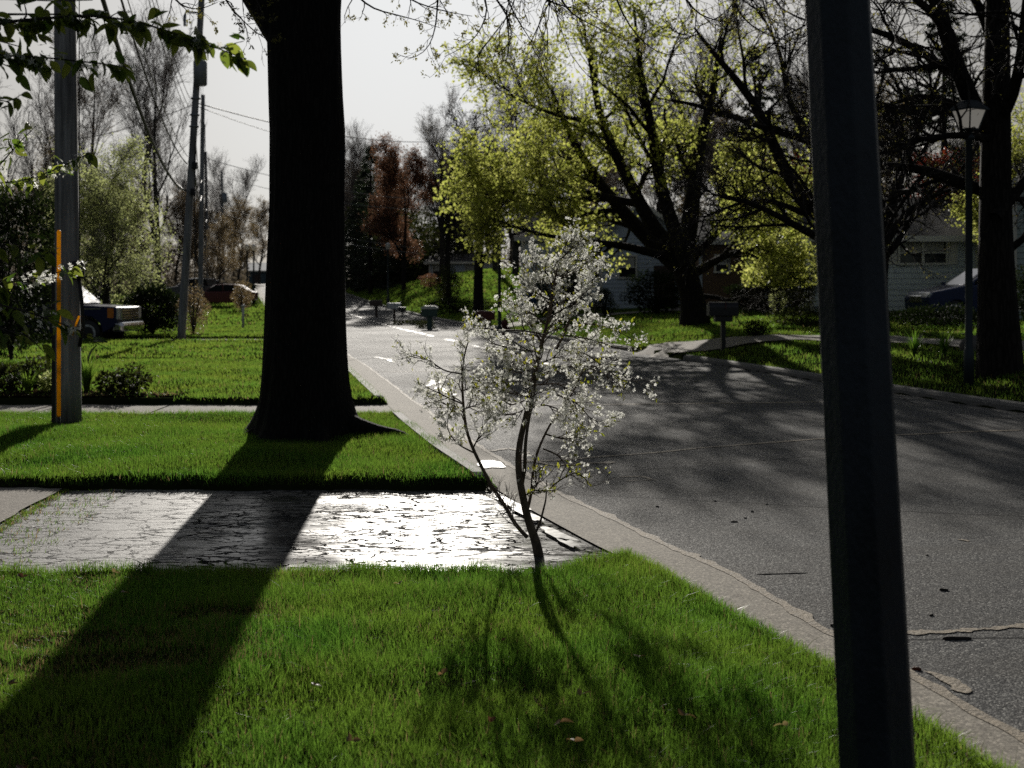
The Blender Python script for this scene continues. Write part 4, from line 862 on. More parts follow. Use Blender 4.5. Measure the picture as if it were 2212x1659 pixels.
def conifer(seed, h, w, mat=None):
    rr = np.random.default_rng(seed); root = empty('spruce_tree', (0, 0, 0), 'x', 'tree')
    T = stack([([(0, 0, -.2), (0, 0, h*.5), (.05, 0, h)], [.2, .12, .02])], 20)
    n = 95; t = rr.uniform(.06, .985, n); az = rr.uniform(0, 6.283, n); z = t*h; ln = w*(1-t)**.85*rr.uniform(.75, 1.1, n)+.12
    st = np.linspace(0, 1, 7); P = np.stack([np.cos(az)[:, None]*ln[:, None]*st, np.sin(az)[:, None]*ln[:, None]*st, z[:, None]+ln[:, None]*(-.30*st+.22*st*st)], -1); Rr_ = np.repeat((.03*(1-t)+.012)[:, None], 7, 1)*np.linspace(1, .3, 7)
    b2 = grow(P, Rr_, 12, .62, .75, rr, -.12, .1, 5, .1, 1, .5, .006, flat=.35, lenfall=.55)
    V, F = cat([tubes(T[0], T[1], 10), tubes(P, Rr_, 4)]); np_mesh('trunk', V, F, M['bark'], root, None, True)
    ps, ax = sample_on(b2[0], 15000, rr, .0); q, qa = sample_on(P, 3500, rr, .15); ps = np.concatenate([ps, q]); ax = unit(np.concatenate([ax, qa])+rr.normal(0, .55, (len(ps), 3)))
    v, f, a = leaves(ps, ax, .17, rr, .34, .1, .35); np_mesh('foliage', v, [f], mat or M['needle'], root, attr=a); return root
spruce = conifer(21, 12.5, 3.0)
def setp(o, X, d, s, rz, label, first=False, group=None, dz=0): return place(o, at(X, d), d, s, rz, dz, label, group, first)
setp(pale, 232, 43, .98, .4, 'pale green leafing tree behind the blue truck', True)
setp(bare_a, 205, 80, 1.45, 1.0, 'broad twiggy bare tree behind the pale green tree', True)
setp(bare_b, 342, 76, 1.34, 2.0, 'tall slender bare tree with two upright trunks left of the utility poles', True)
setp(spruce, 800, 92, .98, 0, 'dark spruce rising just right of the big trunk', True)
setp(russet, 872, 84, 1.02, 1.3, 'russet leaved tree in front of the spruce by the road', True)
setp(buff, 515, 92, .72, 2.2, 'low buff budding tree beyond the double lamps', True)
setp(yel, 1640, 47, 1.0, .3, 'small yellow green tree between the far maple and the steel post', True)
setp(redt, 2052, 44, .95, 1.1, 'red leaved maple above the ranch house roof', True)
setp(redt, 1700, 50, 1.0, 2.9, 'red leaved tree behind the tan brick house front')
setp(bare_a, 955, 92, 1.12, 3.0, 'rounded bare grey tree on the hill right of the russet tree')
setp(bare_a, 1070, 84, 1.05, 4.1, 'bare grey tree rising behind the yellow green maple')
setp(bare_b, 505, 118, .95, 1.2, 'thin bare tree against the sky between the poles and the big trunk')
setp(spruce, 1640, 80, 1.4, 1.5, 'dark spruce behind the red tree and ranch house')
setp(spruce, 2040, 58, 1.25, 2.5, 'tall dark spruce behind the red maple on the right')
setp(spruce, 778, 101, .80, 3.3, 'smaller dark spruce half hidden by the big trunk')
setp(spruce, 768, 98, .66, 1.1, 'short dark spruce nearest the big trunk by the road crest')
setp(spruce, 836, 104, .95, 2.1, 'dark spruce between the russet tree and the tall spruce')
setp(spruce, 2290, 50, 1.0, 4.0, 'dark spruce at the right edge behind the sage house')
setp(yel, 2215, 38, .95, 4.0, 'yellow green tree behind the tall black trunk at the right edge')
setp(buff, 470, 78, .55, 1.7, 'small tan budding tree beside the parked red car')
setp(buff, 140, 96, 1.2, 3.7, 'buff budding tree behind the near utility pole')
setp(bare_b, 50, 46, .85, .7, 'bare grey tree at the left edge beside the near utility pole')
dk = proto(18, 8.0, M['bark'], M['twig'], None, spread=.6, up=.16, rad=.24, counts=(10, 8, 7, 6), tmin=.3, rmin=.012, name='bare_tree', label='x')
setp(dk, 1034, 53, 1.0, .5, 'dark trunked bare tree on the lawn across the road behind the green mailbox', True)
setp(dk, 965, 70, .9, 2.5, 'bushy based bare tree on the grassy hill across the road')
rr = np.random.default_rng(77); far_lab = 'bare grey tree in the far wood along the skyline'; GF = 'trees of the far wood'
spots = []
for i in range(22): spots.append((rr.uniform(738, 1060), rr.uniform(120, 170), rr.uniform(.9, 1.2)))
for i in range(10): spots.append((rr.uniform(-40, 550), rr.uniform(105, 165), rr.uniform(.65, .9)))
for i in range(14): spots.append((rr.uniform(1080, 2300), rr.uniform(75, 130), rr.uniform(.95, 1.35)))
for i, (X, d, s) in enumerate(spots):
    setp(bare_a if i % 2 else bare_b, X, d, s, rr.uniform(0, 6), far_lab, group=GF)
for i, (X, d, s) in enumerate(((770, 140, 1.1), (850, 125, 1.1), (1180, 100, 1.0), (1330, 110, 1.2), (1480, 95, 1.1), (1820, 80, 1.2), (1960, 75, 1.1), (2150, 78, 1.2), (745, 150, .95))):
    setp(spruce, X, d, s, rr.uniform(0, 6), 'dark spruce of the far wood standing among bare trees', group='spruces of the far wood')
for i, (X, d, s) in enumerate(((1250, 98, 1.2), (1420, 92, 1.2), (1560, 88, 1.3), (1760, 74, 1.25), (1900, 72, 1.2), (2120, 66, 1.1), (1340, 104, 1.1), (1500, 100, 1.4))):
    setp((buff, bare_a)[i % 2], X, d, s, rr.uniform(0, 6), 'budding tree behind the houses across the road', group='trees behind the houses')
for i, (X, d, s) in enumerate(((20, 98, .9), (90, 92, .9), (300, 100, .9), (380, 104, .85), (430, 108, .8), (560, 130, .9), (260, 94, .85))):
    setp(buff, X, d, s, rr.uniform(0, 6), 'buff budding tree in the row beyond the truck driveway', group='trees beyond the truck driveway')

# ---- far brush: one uncountable mass under the wood
rb = np.random.default_rng(909); n = 60000; X = np.where(rb.uniform(0, 1, n) < .45, rb.uniform(-80, 600, n), rb.uniform(700, 2300, n)); dd = rb.uniform(96, 165, n); x = at(X, dd); z = gz(x, dd)
hb = 3.6*rb.uniform(0, 1, n)**1.3*(1+.35*vnoise(x, dd, .25, 4)); ok = x < np.where(x < L(dd), L(dd)-1.2, 1e9); ok &= (x < L(dd)-1.0) | (x > Rr(dd)+1.5)
v, f, a = leaves(np.stack([x, dd, z+hb], 1)[ok], unit(rb.normal(0, 1, (ok.sum(), 3))+np.array([0, 0, .5])), .34, rb, .45, .15, 0)
kind(np_mesh('undergrowth', v, [f], M['brush'], attr=a), 'stuff')
n = 26000; X = rb.uniform(742, 1015, n); dd = rb.uniform(97, 118, n); x = at(X, dd); ok = x > Rr(dd)+1.2
hb = 5.5*rb.uniform(0, 1, n)**1.2*(1+.35*vnoise(x, dd, .3, 6))
v, f, a = leaves(np.stack([x, dd, gz(x, dd)+hb], 1)[ok], unit(rb.normal(0, 1, (ok.sum(), 3))), .36, rb, .5, .15, 0)
kind(np_mesh('undergrowth', v, [f], M['leaf_hedge'], attr=a), 'stuff')
# ---- shrubs, hedges and garden plants
def shrub(name, X, d, wd, h, mat, label, cat_, seed, n=2600, size=.06, dp=None, group=None, cone=False, y=None, stems=9, wr=.6, droop=.0):
    rr = np.random.default_rng(seed); x = at(X, d); z = G(x, d); b = np.array([x, d, z]); dp = dp or wd
    root = empty(name, b, label, cat_, group); a = rr.uniform(0, 6.283, stems); q = rr.uniform(.2, 1, stems)
    P = np.stack([np.stack([np.cos(a)*wd*.32*q*t, np.sin(a)*dp*.32*q*t, np.full(stems, h*.8*t-.05)], 1) for t in np.linspace(0, 1, 6)], 1); Q = np.repeat(np.linspace(.025, .008, 6)[None], stems, 0)*min(1, h)
    g = grow(P, Q, 5, h*.35, .7, rr, .15, .2, 5, .2, 1, .6, .004); V, F = join_tubes([(P, Q, 5), (g[0], g[1], 3)]); np_mesh('stems', V, F, M['twig'], root, None)
    u = unit(rr.normal(0, 1, (n, 3))); rad = rr.uniform(.1, 1, n)**.42; lump = 1+.16*np.sin(u[:, 0]*5+seed)*np.sin(u[:, 1]*4+2*seed)+.12*np.sin(u[:, 2]*7+seed)
    p = u*(rad*lump)[:, None]; zz = p[:, 2]*.5+.5
    k = (1-.75*np.clip(zz, 0, 1)) if cone else 1
    pos = np.stack([p[:, 0]*wd*.5*k*(1.5 if cone else 1), p[:, 1]*dp*.5*k*(1.5 if cone else 1), np.clip(zz*h, .02, None)], 1)
    v, f, at_ = leaves(pos, unit(u+rr.normal(0, .7, u.shape)), size, rr, wr, .15, droop); np_mesh('foliage', v, [f], mat, root, attr=at_); return root
shrub('hedge', 330, 38.5, 1.95, 1.72, M['leaf_dark'], 'dark rounded evergreen hedge in front of the blue truck', 'hedge', 31, 9000, .09, 1.5)
shrub('shrub', 418, 38.0, 1.1, 1.6, M['leaf_buff'], 'brown twiggy shrub at the foot of the leaning utility pole', 'shrub', 32, 3600, .05)
shrub('shrub', 523, 66, 1.25, 1.75, M['leaf_buff'], 'small tan leaved shrub beside the double lamps', 'shrub', 33, 2600, .07)
shrub('shrub', 545, 74, 1.3, .55, M['leaf_hedge'], 'low green shrub at the foot of the double lamps', 'shrub', 34, 900, .07)
shrub('shrub', 1306, 44, 0.95, 1.15, M['leaf_dark'], 'cone shaped clipped evergreen beside the white house', 'shrub', 35, 3600, .05, cone=True)
shrub('shrub', 1634, 27.5, .62, .42, M['leaf_dark'], 'small dark mound shrub behind the black mailbox', 'shrub', 36, 1200, .05)
shrub('hedge', 1640, 40, 2.4, 1.3, M['leaf_dark'], 'dark hedge under the tan brick house wall', 'hedge', 37, 5000, .08, 1.2)
shrub('hedge', 1720, 37.5, 1.3, 1.7, M['leaf_hedge'], 'tall dark shrub left of the ranch house corner', 'hedge', 38, 4500, .08)
shrub('shrub', 1680, 37.0, .55, 1.1, M['leaf_pale'], 'thin pale green shrub at the ranch house corner', 'shrub', 39, 800, .06)
shrub('hedge', 2250, 26.5, 1.6, 1.35, M['leaf_dark'], 'square dark hedge at the right edge behind the black trunk', 'hedge', 40, 5000, .07)
shrub('hedge', 1420, 43, 2.6, 1.7, M['leaf_dark'], 'dark evergreen shrub mass beside the maple trunk', 'hedge', 41, 5500, .09, 1.5)
shrub('hedge', 1190, 47, 2.6, 1.9, M['leaf_dark'], 'dark evergreen mass behind the sapling across the road', 'hedge', 42, 5500, .1, 1.5)
shrub('shrub', 930, 78, 1.6, 1.0, M['leaf_russet'], 'reddish shrub at the top of the grassy hill', 'shrub', 43, 1800, .09)
shrub('shrub', 968, 66, 1.6, 2.2, M['leaf_hedge'], 'ivy covered dark green clump on the grassy hill', 'shrub', 44, 3000, .10)
shrub('hedge', 1000, 58, 4.2, .75, M['leaf_dark'], 'low dark planting bed under the grassy hill', 'hedge', 45, 4500, .08, 1.2)
shrub('shrub', 920, 46.5, .8, .5, M['leaf_hedge'], 'round green shrub at the foot of the green mailbox', 'shrub', 46, 1400, .06)
shrub('shrub', 880, 50.5, 1.7, .4, M['leaf_hedge'], 'flowering ground shrub between the far mailboxes', 'shrub', 47, 1500, .06)
shrub('hedge', 25, 24, 2.6, 3.9, M['leaf_dark'], 'tall dark evergreen at the left edge behind the cherry boughs', 'hedge', 48, 9000, .10, 1.6)
shrub('hedge', 90, 39, 3.4, 1.4, M['leaf_hedge'], 'green hedge behind the truck cab', 'hedge', 49, 5000, .09, 1.2)
shrub('shrub', 1745, 30.5, 2.0, .55, M['leaf_hedge'], 'low spreading shrub row on the bank below the ranch house', 'shrub', 50, 2600, .06)
shrub('shrub', 2030, 27.5, 2.9, .5, M['leaf_dark'], 'dark low shrub row below the parked crossover', 'shrub', 51, 3600, .06, .9)
for i, (X, d, w_, h, mt, lb) in enumerate(((20, 16.6, .42, .40, 'leaf_hedge', 'leafy garden plant at the left end of the bed'), (75, 16.9, .5, .52, 'leaf_hedge', 'bushy garden plant left of the near utility pole'), (112, 16.5, .3, .3, 'leaf_pale', 'small pale garden plant touching the near utility pole'),
        (240, 16.6, .42, .33, 'leaf_hedge', 'low leafy plant with reddish stems right of the near utility pole'), (285, 16.5, .46, .40, 'leaf_hedge', 'broad leafy garden plant at the right end of the bed'))):
    shrub('garden_plant', X, d, w_, h, M[mt], lb, 'plant', 60+i, 420, .075, droop=.2, group='plants of the walk side bed')
def spiky(name, X, d, h, n, label, seed, group=None, mat='grass_far'):
    rr = np.random.default_rng(seed); x = at(X, d); b = np.array([x, d, G(x, d)]); a = rr.uniform(0, 6.283, n); ln = rr.uniform(.1, .75, n); hh = h*rr.uniform(.6, 1.1, n)
    P = []; st = np.linspace(0, 1, 5); V = []
    S = np.stack([-np.sin(a), np.cos(a), 0*a], 1)
    for t in st:
        c = np.stack([np.cos(a)*(ln*t*t*h*.8+.03), np.sin(a)*(ln*t*t*h*.8+.03), hh*(t-.35*ln*t*t)], 1); w_ = (.018*(1-t*.93))*(1 if h < .6 else 1.3)
        V += [c-S*w_, c+S*w_]
    V = np.stack(V, 1); o = np.arange(n)*10; q = np.concatenate([np.stack([o+2*k, o+2*k+1, o+2*k+3, o+2*k+2], 1) for k in range(4)])
    ob = np_mesh(name, V.reshape(-1, 3), [q], M[mat], attr=np.repeat(rr.uniform(0, .9, n), 10)); ob.location = [float(k) for k in b]; return tag(ob, label, 'plant', group)
spiky('iris_plant', 188, 16.7, .62, 60, 'upright grassy plant just right of the near utility pole', 71)
spiky('iris_plant', 60, 16.3, .4, 60, 'short grassy plant in the walk side bed at far left', 72)
spiky('iris_plant', 1975, 20.6, .55, 45, 'spiky iris clump left of the lamp post across the road', 73, mat='grass')
spiky('iris_plant', 2040, 20.2, .5, 40, 'spiky iris clump beside the lamp post across the road', 74, mat='grass')
spiky('daffodil_plant', 505, 62, .5, 40, 'pale flowering daffodil clump near the red car', 75)
# ------------------------------------------------------------------ poles, posts, lamps, wires
def poly_tube(pts, rad, n=16, steps=None):
    return MB().tube(pts, rad, n)
# near steel post (tapered octagon, leaning a little)
pb = W(1903.5, 1830, 3.3); pb[2] = G(pb[0], pb[1])-.02; pt = W(1768, -780, 3.3)
root = empty('street_post', pb, 'dark tapered eight sided steel post leaning in the right foreground', 'post')
mb = MB().tube([pb+(pt-pb)*t for t in np.linspace(0, 1, 8)], [.1125-.0225*t*1.1 for t in np.linspace(0, 1, 8)], 8)
a = R_(12); mb.build('shaft', M['post'], root, pb, bevel=.006)
MB().lathe([(.16, .0), (.16, .05), (.135, .075), (.12, .11)], pb, 24).build('base_collar', M['post'], root, pb)
def utility_pole(X0, Y0, d, X1, Y1, r0, label, cans=(), arms=(), bands=(), group=None):
    b = W(X0, Y0, d); b[2] = G(b[0], b[1])-.05; t = W(X1, Y1, d)
    root = empty('utility_pole', b, label, 'utility pole', group)
    u = np.linspace(0, 1, 14); MB().tube([b+(t-b)*k for k in u], r0*(1-.28*u), 18).build('pole', M['pole'], root, b, True)
    return root, b, t
root, b, t = utility_pole(148.5, 924, 13.0, 135, -560, .142, 'thick weathered wooden utility pole close by on the grass strip')
P1b, P1t = b, t
x0, y0 = b[0], b[1]
MB().box((x0-.155, y0-.02, 1.02), (.055, .05, 2.05)).build('conduit', M['black'], root, b, bevel=.008)
MB().tube([(x0+.15, y0-.08, z) for z in np.linspace(1.75, 8.2, 12)], .0055, 6).build('ground_wire', M['black'], root, b)
m = MB().lathe([(.06, 0), (.075, .02), (.075, .16), (.05, .2)], (x0+.14, y0-.1, 1.72), 14); m.build('cable_cap', M['black'], root, b, True)
MB().tube([(x0+.15, y0-.1, 1.75), (x0+.19, y0-.12, 1.5), (x0+.21, y0-.12, 1.2), (x0+.16, y0-.1, .95)], .022, 8).build('cable_loop', M['black'], root, b, True)
MB().tube([(x0+.17, y0-.13, 1.3), (x0+.13, y0-.15, 1.18), (x0+.10, y0-.15, 1.08)], .012, 6).build('orange_tag', M['orange'], root, b, True)
# marker rod
mbp = W(127, 968, 12.2); mbp[2] = G(mbp[0], mbp[1])
root = empty('marker_rod', mbp, 'slim orange marker rod stuck in the grass before the near utility pole', 'marker')
zt = EYE-(497-625)/FPX*12.2; MB().lathe([(.021, .13), (.021, zt-mbp[2]-.02), (.013, zt-mbp[2])], (0, 0, 0), 14).build('tube', M['orange'], root, None, True)
MB().lathe([(.007, -.1), (.009, .0), (.016, .06), (.018, .14)], (0, 0, 0), 12).build('anchor', M['black'], root, None, True)
root, b, t = utility_pole(390.5, 738, 34.6, 439, -60, .125, 'leaning utility pole carrying a transformer can beyond the driveway')
P2b, P2t = b, t
def on2(z): k = (z-P2b[2])/(P2t[2]-P2b[2]); return P2b+(P2t-P2b)*k
q = on2(8.15)+np.array([.16, -.24, 0])
tr = MB().lathe([(.16, -.40), (.20, -.37), (.205, .30), (.19, .34), (.06, .37)], q, 20).build('transformer', M['metal'], root, b, True)
o = MB().lathe([(.03, .34), (.045, .38), (.03, .42), (.045, .46), (.02, .5)], q+np.array([.05, 0, 0]), 10).build('bushing', M['white'], tr, None); o.location = [-float(k) for k in b]
p = on2(10.0); MB().tube([p, p+np.array([-.42, -.1, .02]), p+np.array([-.46, -.1, -.12]), p+np.array([-.46, -.1, -.42])], [.03, .03, .05, .04], 8).build('insulator_arm', M['metal'], root, b)
for z in (7.4, 6.9, 6.55): MB().lathe([(.145, -.02), (.15, 0), (.145, .02)], on2(z), 18).build('band', M['metal'], root, b)
for z in (4.55, 5.35):
    p = on2(z)+np.array([.12, -.1, 0]); MB().box(p, (.14, .12, .22)).build('cable_clamp', M['black'], root, b, bevel=.02)
p = on2(4.3)+np.array([.16, -.05, 0]); MB().tube([p+np.array([0, 0, 3.2]), p+np.array([.04, 0, 1.5]), p, p+np.array([.02, 0, -1.6]), p+np.array([-.05, .02, -3.9])], .016, 6).build('down_cable', M['black'], root, b)
root, P3b, P3t = utility_pole(432, 640, 58.5, 438.5, 205, .135, 'second utility pole in line behind the leaning one')
MB().tube([P3b+np.array([.2, 0, 1]), P3b+np.array([.3, 0, 5]), P3t+np.array([.1, 0, -1.5])], .02, 6).build('down_cable', M['black'], root, P3b)
root, P4b, P4t = utility_pole(449, 625, 85, 444, 328, .135, 'third utility pole in line before the red car')
root, P5b, P5t = utility_pole(483, 618, 103, 479, 370, .135, 'farthest utility pole carrying a small can')
q = P5b+(P5t-P5b)*.78+np.array([.28, -.2, 0]); MB().lathe([(.2, -.45), (.22, -.4), (.22, .4), (.1, .46)], q, 14).build('transformer', M['metal'], root, P5b, True)
def wire(a, b, sag, rad, label, mat='wire', group=None, n=40, name='power_line'):
    u = np.linspace(0, 1, n)[:, None]; a = np.array(a, float); b = np.array(b, float); P = a+(b-a)*u; P[:, 2] -= (4*sag*u*(1-u))[:, 0]
    o = MB().tube(P, rad, 6).build(name, M[mat], None, P[0], True); return tag(o, label, 'wire', group)
def on1(z): k = (z-P1b[2])/(P1t[2]-P1b[2]); return P1b+(P1t-P1b)*k
wire(on1(5.9)+np.array([.12, .1, 0]), on2(4.6)+np.array([-.1, -.14, 0]), .73, .034, 'thick black cable bundle swooping lowest to the leaning utility pole')
wire(on1(6.7)+np.array([.12, .1, 0]), on2(5.4)+np.array([-.1, -.14, 0]), .62, .019, 'black cable above the thick bundle running to the leaning utility pole')
wire(on1(7.0)+np.array([.12, .1, 0]), on2(5.62)+np.array([-.1, -.14, 0]), .55, .010, 'bright bare strand above the black cable to the leaning pole', 'wire_metal')
GW = 'thin wires ending just below the transformer'
for k, z in enumerate((6.85, 7.1, 7.4)): wire(on1(8.2+.22*k)+np.array([.12, .1, 0]), on2(z)+np.array([-.16, -.1, 0]), .5, .009, 'thin wire coming down to the bands below the transformer', group=GW)
wire(on2(10.0)+np.array([-.46, -.1, -.42]), on1(11.5), .5, .007, 'topmost thin wire from the insulator arm of the leaning pole')
wire(on2(7.2)+np.array([-.1, 0, 0]), (-19.5, 45, 7.4), .35, .011, 'pair of service wires leaving the leaning pole towards the left trees')
wire(on2(7.25)+np.array([.1, 0, 0]), W(1010, 300, 58), .55, .016, 'upper twisted service wire from the leaning pole passing behind the big trunk', 'wire')
wire(on2(7.15)+np.array([.1, 0, 0]), W(1010, 330, 58), .75, .010, 'slack service wire just under the upper twisted one')
wire(P3b+(P3t-P3b)*.72, W(1000, 436, 66), .5, .016, 'middle service wire crossing to the house behind the russet tree', 'wire_metal')
wire(P3b+(P3t-P3b)*.66, W(985, 452, 66), .6, .012, 'slack service wire below the middle one by the russet tree', 'wire_metal')
wire(P4b+(P4t-P4b)*.62, W(900, 547, 80), .45, .017, 'lowest service wire crossing above the far road lamp', 'wire_metal')
wire(P4b+(P4t-P4b)*.66, W(900, 536, 80), .4, .012, 'service wire just above the lowest one over the far road lamp', 'wire_metal')
GL = 'wires strung along the line of utility poles'
for k, (f2, f3, f4, f5) in enumerate(((.52, .55, .55, .55), (.60, .62, .62, .62), (.83, .84, .84, .84), (.97, .985, .985, .985))):
    for a, b in ((on2(f2*P2t[2]), P3b+(P3t-P3b)*f3), (P3b+(P3t-P3b)*f3, P4b+(P4t-P4b)*f4), (P4b+(P4t-P4b)*f4, P5b+(P5t-P5b)*f5), (P5b+(P5t-P5b)*f5, np.array([-36, 140, 12.0+6*f5-4]))):
        wire(a, b, .8 if k < 2 else .5, (.024, .017, .009, .007)[k], 'wire strung between the utility poles in line', 'wire_metal' if k == 1 else 'wire', GL)
# lamps: post with a four sided lantern
def lamp(X, Y, d, h, label, z=None, s=1.0):
    b = W(X, Y, d); b[2] = G(b[0], b[1]) if z is None else z
    root = empty('street_lamp', b, label, 'street lamp')
    MB().lathe([(.075*s, -.1), (.075*s, .5), (.055*s, .56), (.048*s, h-.62), (.075*s, h-.60), (.075*s, h-.55), (.045*s, h-.53), (.045*s, h-.46)], (0, 0, 0), 16).build('post', M['lampmetal'], root, None, True)
    head = empty('lantern', (0, 0, 0), '', ''); del head['label']; del head['category']; head.parent = root
    def frus(w0, w1, z0, z1): return [(-w0, -w0, z0), (w0, -w0, z0), (w0, w0, z0), (-w0, w0, z0), (-w1, -w1, z1), (w1, -w1, z1), (w1, w1, z1), (-w1, w1, z1)]
    FF = [(0, 1, 5, 4), (1, 2, 6, 5), (2, 3, 7, 6), (3, 0, 4, 7)]
    rz = R_(28)
    def fin(o): o.rotation_euler = (0, 0, rz); return o
    fin(MB().add(frus(.088, .165, h-.45, h-.17), FF+[(3, 2, 1, 0)]).build('glass', M['lampglow'], head))
    m = MB()
    for sx, sy in ((-1, -1), (1, -1), (1, 1), (-1, 1)): m.tube([(sx*.093, sy*.093, h-.47), (sx*.172, sy*.172, h-.165)], .012, 6)
    m.box((0, 0, h-.455), (.2, .2, .025)); fin(m.build('frame', M['lampmetal'], head))
    fin(MB().add(frus(.205, .205, h-.175, h-.155)+frus(.205, .09, h-.155, h-.03)[4:]+[(0, 0, h)], FF+[(3, 2, 1, 0), (4, 5, 9, 8), (5, 6, 10, 9), (6, 7, 11, 10), (7, 4, 8, 11), (8, 9, 12), (9, 10, 12), (10, 11, 12), (11, 8, 12)]).build('cap', M['lampmetal'], head))
    return root
lamp(2093, 800, 17.0, (EYE-(214-625)/FPX*17.0)-G(*W(2093, 800, 17)[:2]), 'tall lamp post with square glass lantern near the right edge')
def glob(X, Y, d, h, label, rad=.17):
    b = W(X, Y, d); b[2] = G(b[0], b[1]); root = empty('street_lamp', b, label, 'street lamp')
    MB().lathe([(.10, -.1), (.10, .4), (.062, .5), (.055, h-.42), (.09, h-.38)], (0, 0, 0), 14).build('post', M['lampmetal'], root, None, True)
    MB().lathe([(.08, h-.38), (rad*.8, h-.3), (rad, h-.15), (rad*.9, h-.05)], (0, 0, 0), 16).build('globe', M['lampglass'], root, None, True)
    MB().lathe([(rad*1.05, h-.05), (rad*.7, h+.03), (.02, h+.09)], (0, 0, 0), 16).build('cap', M['white'], root, None, True); return root
for X, Yt, d, lb in ((838, 527, 76, 'lamp post on the lawn edge where the road climbs'), (548, 530, 78, 'right lamp of the near pair beside the tan shrub'), (534, 530, 88, 'left lamp of the pair beyond the tan shrub'), (532, 574, 112, 'small distant lamp below the pair of lamps'), (1079, 500, 39, 'lamp post half hidden by the yellow green maple left of the sapling')):
    x = at(X, d); zt = EYE-(Yt-625)/FPX*d; glob(X, 640, d, zt-G(x, d), lb)
# ------------------------------------------------------------------ mailboxes
def mailbox(X, Ybase, d, mat, label, h=1.08, L2=.5, wd=.2, ht=.22, rz=0.0, post=.05, post_mat='mail_black', paper=False, flag=True):
    b = W(X, Ybase, d); b[2] = G(b[0], b[1]); root = empty('mailbox', b, label, 'mailbox', rz=rz); z0 = h-ht
    MB().box((0, 0, z0/2-.05), (post*2, post*2, z0+.1), ch=.006).build('post', M[post_mat], root)
    n = 12; prof = [(-wd/2, z0), (wd/2, z0)]+[(wd/2*math.cos(a), z0+ht-wd/2+wd/2*math.sin(a)) for a in np.linspace(0, math.pi, n)]
    m = MB().prism(prof, -L2/2, L2/2); m.xf(Matrix.Rotation(math.pi/2, 4, 'Z')); m.build('box', M[mat], root, bevel=.008)
    P = [(a*.92, z0+.012+(c-z0)*.93) for a, c in prof]; m = MB().prism(P, -.012, .012); m.xf(Matrix.Translation((-L2/2-.012, 0, 0)) @ Matrix.Rotation(math.pi/2, 4, 'Z')); dr = m.build('door', M[mat], root)
    MB().box((-L2/2-.035, 0, z0+ht*.72), (.03, .05, .02)).build('handle', M['chrome'], dr)
    if flag:
        MB().box((.02, -wd/2-.008, z0+ht*.75), (.02, .008, .16)).build('flag', M['mail_red'], root)
    if paper: MB().box((0, 0, z0-.07), (L2*.62, .16, .13)).build('paper_slot', M[post_mat], root, bevel=.01)
    return root
mailbox(1562, 757, 26.0, 'mail_black', 'black mailbox on a dark post beside the drive mouth across the road', 1.12, .66, .25, .32, .12, .05, paper=True)
def big_box(X, Yb, d, mat, label, h=1.15, rz=0):
    b = W(X, Yb, d); b[2] = G(b[0], b[1]); root = empty('mailbox', b, label, 'mailbox', rz=rz)
    MB().lathe([(.17, -.05), (.165, .1), (.13, .5), (.14, h*.62)], (0, 0, 0), 4).xf(Matrix.Rotation(math.pi/4, 4, 'Z')).build('pedestal', M[mat], root, bevel=.02)
    MB().prism([(-.30, h*.60), (.30, h*.60), (.32, h*.88), (-.32, h*.88)], -.17, .17).build('box', M[mat], root, bevel=.03)
    MB().prism([(-.36, h*.88), (.36, h*.88), (.34, h*.94), (.2, h), (-.2, h), (-.34, h*.94)], -.2, .2).build('lid', M['mail_white'] if mat == 'mail_green' else M[mat], root, bevel=.02)
    MB().box((-.34, 0, h*.72), (.03, .22, .2)).build('door', M[mat], root, bevel=.01); return root
big_box(928, 692, 46.0, 'mail_green', 'chunky green plastic mailbox on its pedestal at the road bend', 1.12)
mailbox(852, 672, 53, 'mail_white', 'white topped mailbox left of the green plastic mailbox', 1.12, .6, .26, .28, .1, .05, 'mail_brown')
mailbox(813, 655, 60, 'mail_brown', 'small brown mailbox far up the road', 1.1, .6, .28, .32, 0, .06, 'mail_brown')
mailbox(869, 668, 52, 'mail_black', 'low dark mailbox on a thin post beside the white topped one', .95, .34, .16, .2, 0, .02, flag=False)
mailbox(1050, 707, 40.5, 'mail_red', 'dark red mailbox on the lawn left of the sapling', 1.0, .62, .28, .34, .1, .09, 'mail_brown', paper=True)
def hydrant(X, d, label):
    x = at(X, d); root = empty('fire_hydrant', (x, d, G(x, d)), label, 'hydrant')
    MB().lathe([(.15, -.05), (.15, .05), (.10, .07), (.10, .48), (.14, .5), (.14, .54)], (0, 0, 0), 14).build('barrel', M['mail_red'], root, None, True)
    MB().lathe([(.13, .54), (.11, .64), (.04, .70), (.03, .76)], (0, 0, 0), 12).build('bonnet', M['mail_red'], root, None, True)
    for s in (-1, 1): MB().lathe([(.05, s*.09), (.05, s*.17), (.06, s*.175), (.06, s*.2)], (0, 0, .38), 10, 'x').build('outlet', M['mail_red'], root)
    return root
hydrant(1090, 40.0, 'small red hydrant on the grass behind the sapling')
def barrel(X, d, mat, label, h, w_):
    x = at(X, d); root = empty('trash_cart', (x, d, G(x, d)), label, 'bin')
    MB().prism([(-w_*.42, .05), (w_*.42, .05), (w_*.5, h*.88), (-w_*.5, h*.88)], -w_*.5, w_*.5).build('body', M[mat], root, bevel=.03)
    MB().prism([(-w_*.54, h*.88), (w_*.56, h*.88), (w_*.5, h*.96), (-w_*.3, h)], -w_*.54, w_*.54).build('lid', M[mat], root, bevel=.02)
    for s in (-1, 1): MB().lathe([(.11, s*w_*.45), (.11, s*w_*.53)], (-w_*.35, 0, .1), 12, 'y').build('wheel', M['black'], root)
    return root
barrel(1142, 47, 'blue_plastic', 'blue wheeled bin behind the sapling across the road', 1.1, .62)
barrel(1216, 42, 'mail_black', 'dark wheeled bin behind the sapling crown', 1.05, .6)
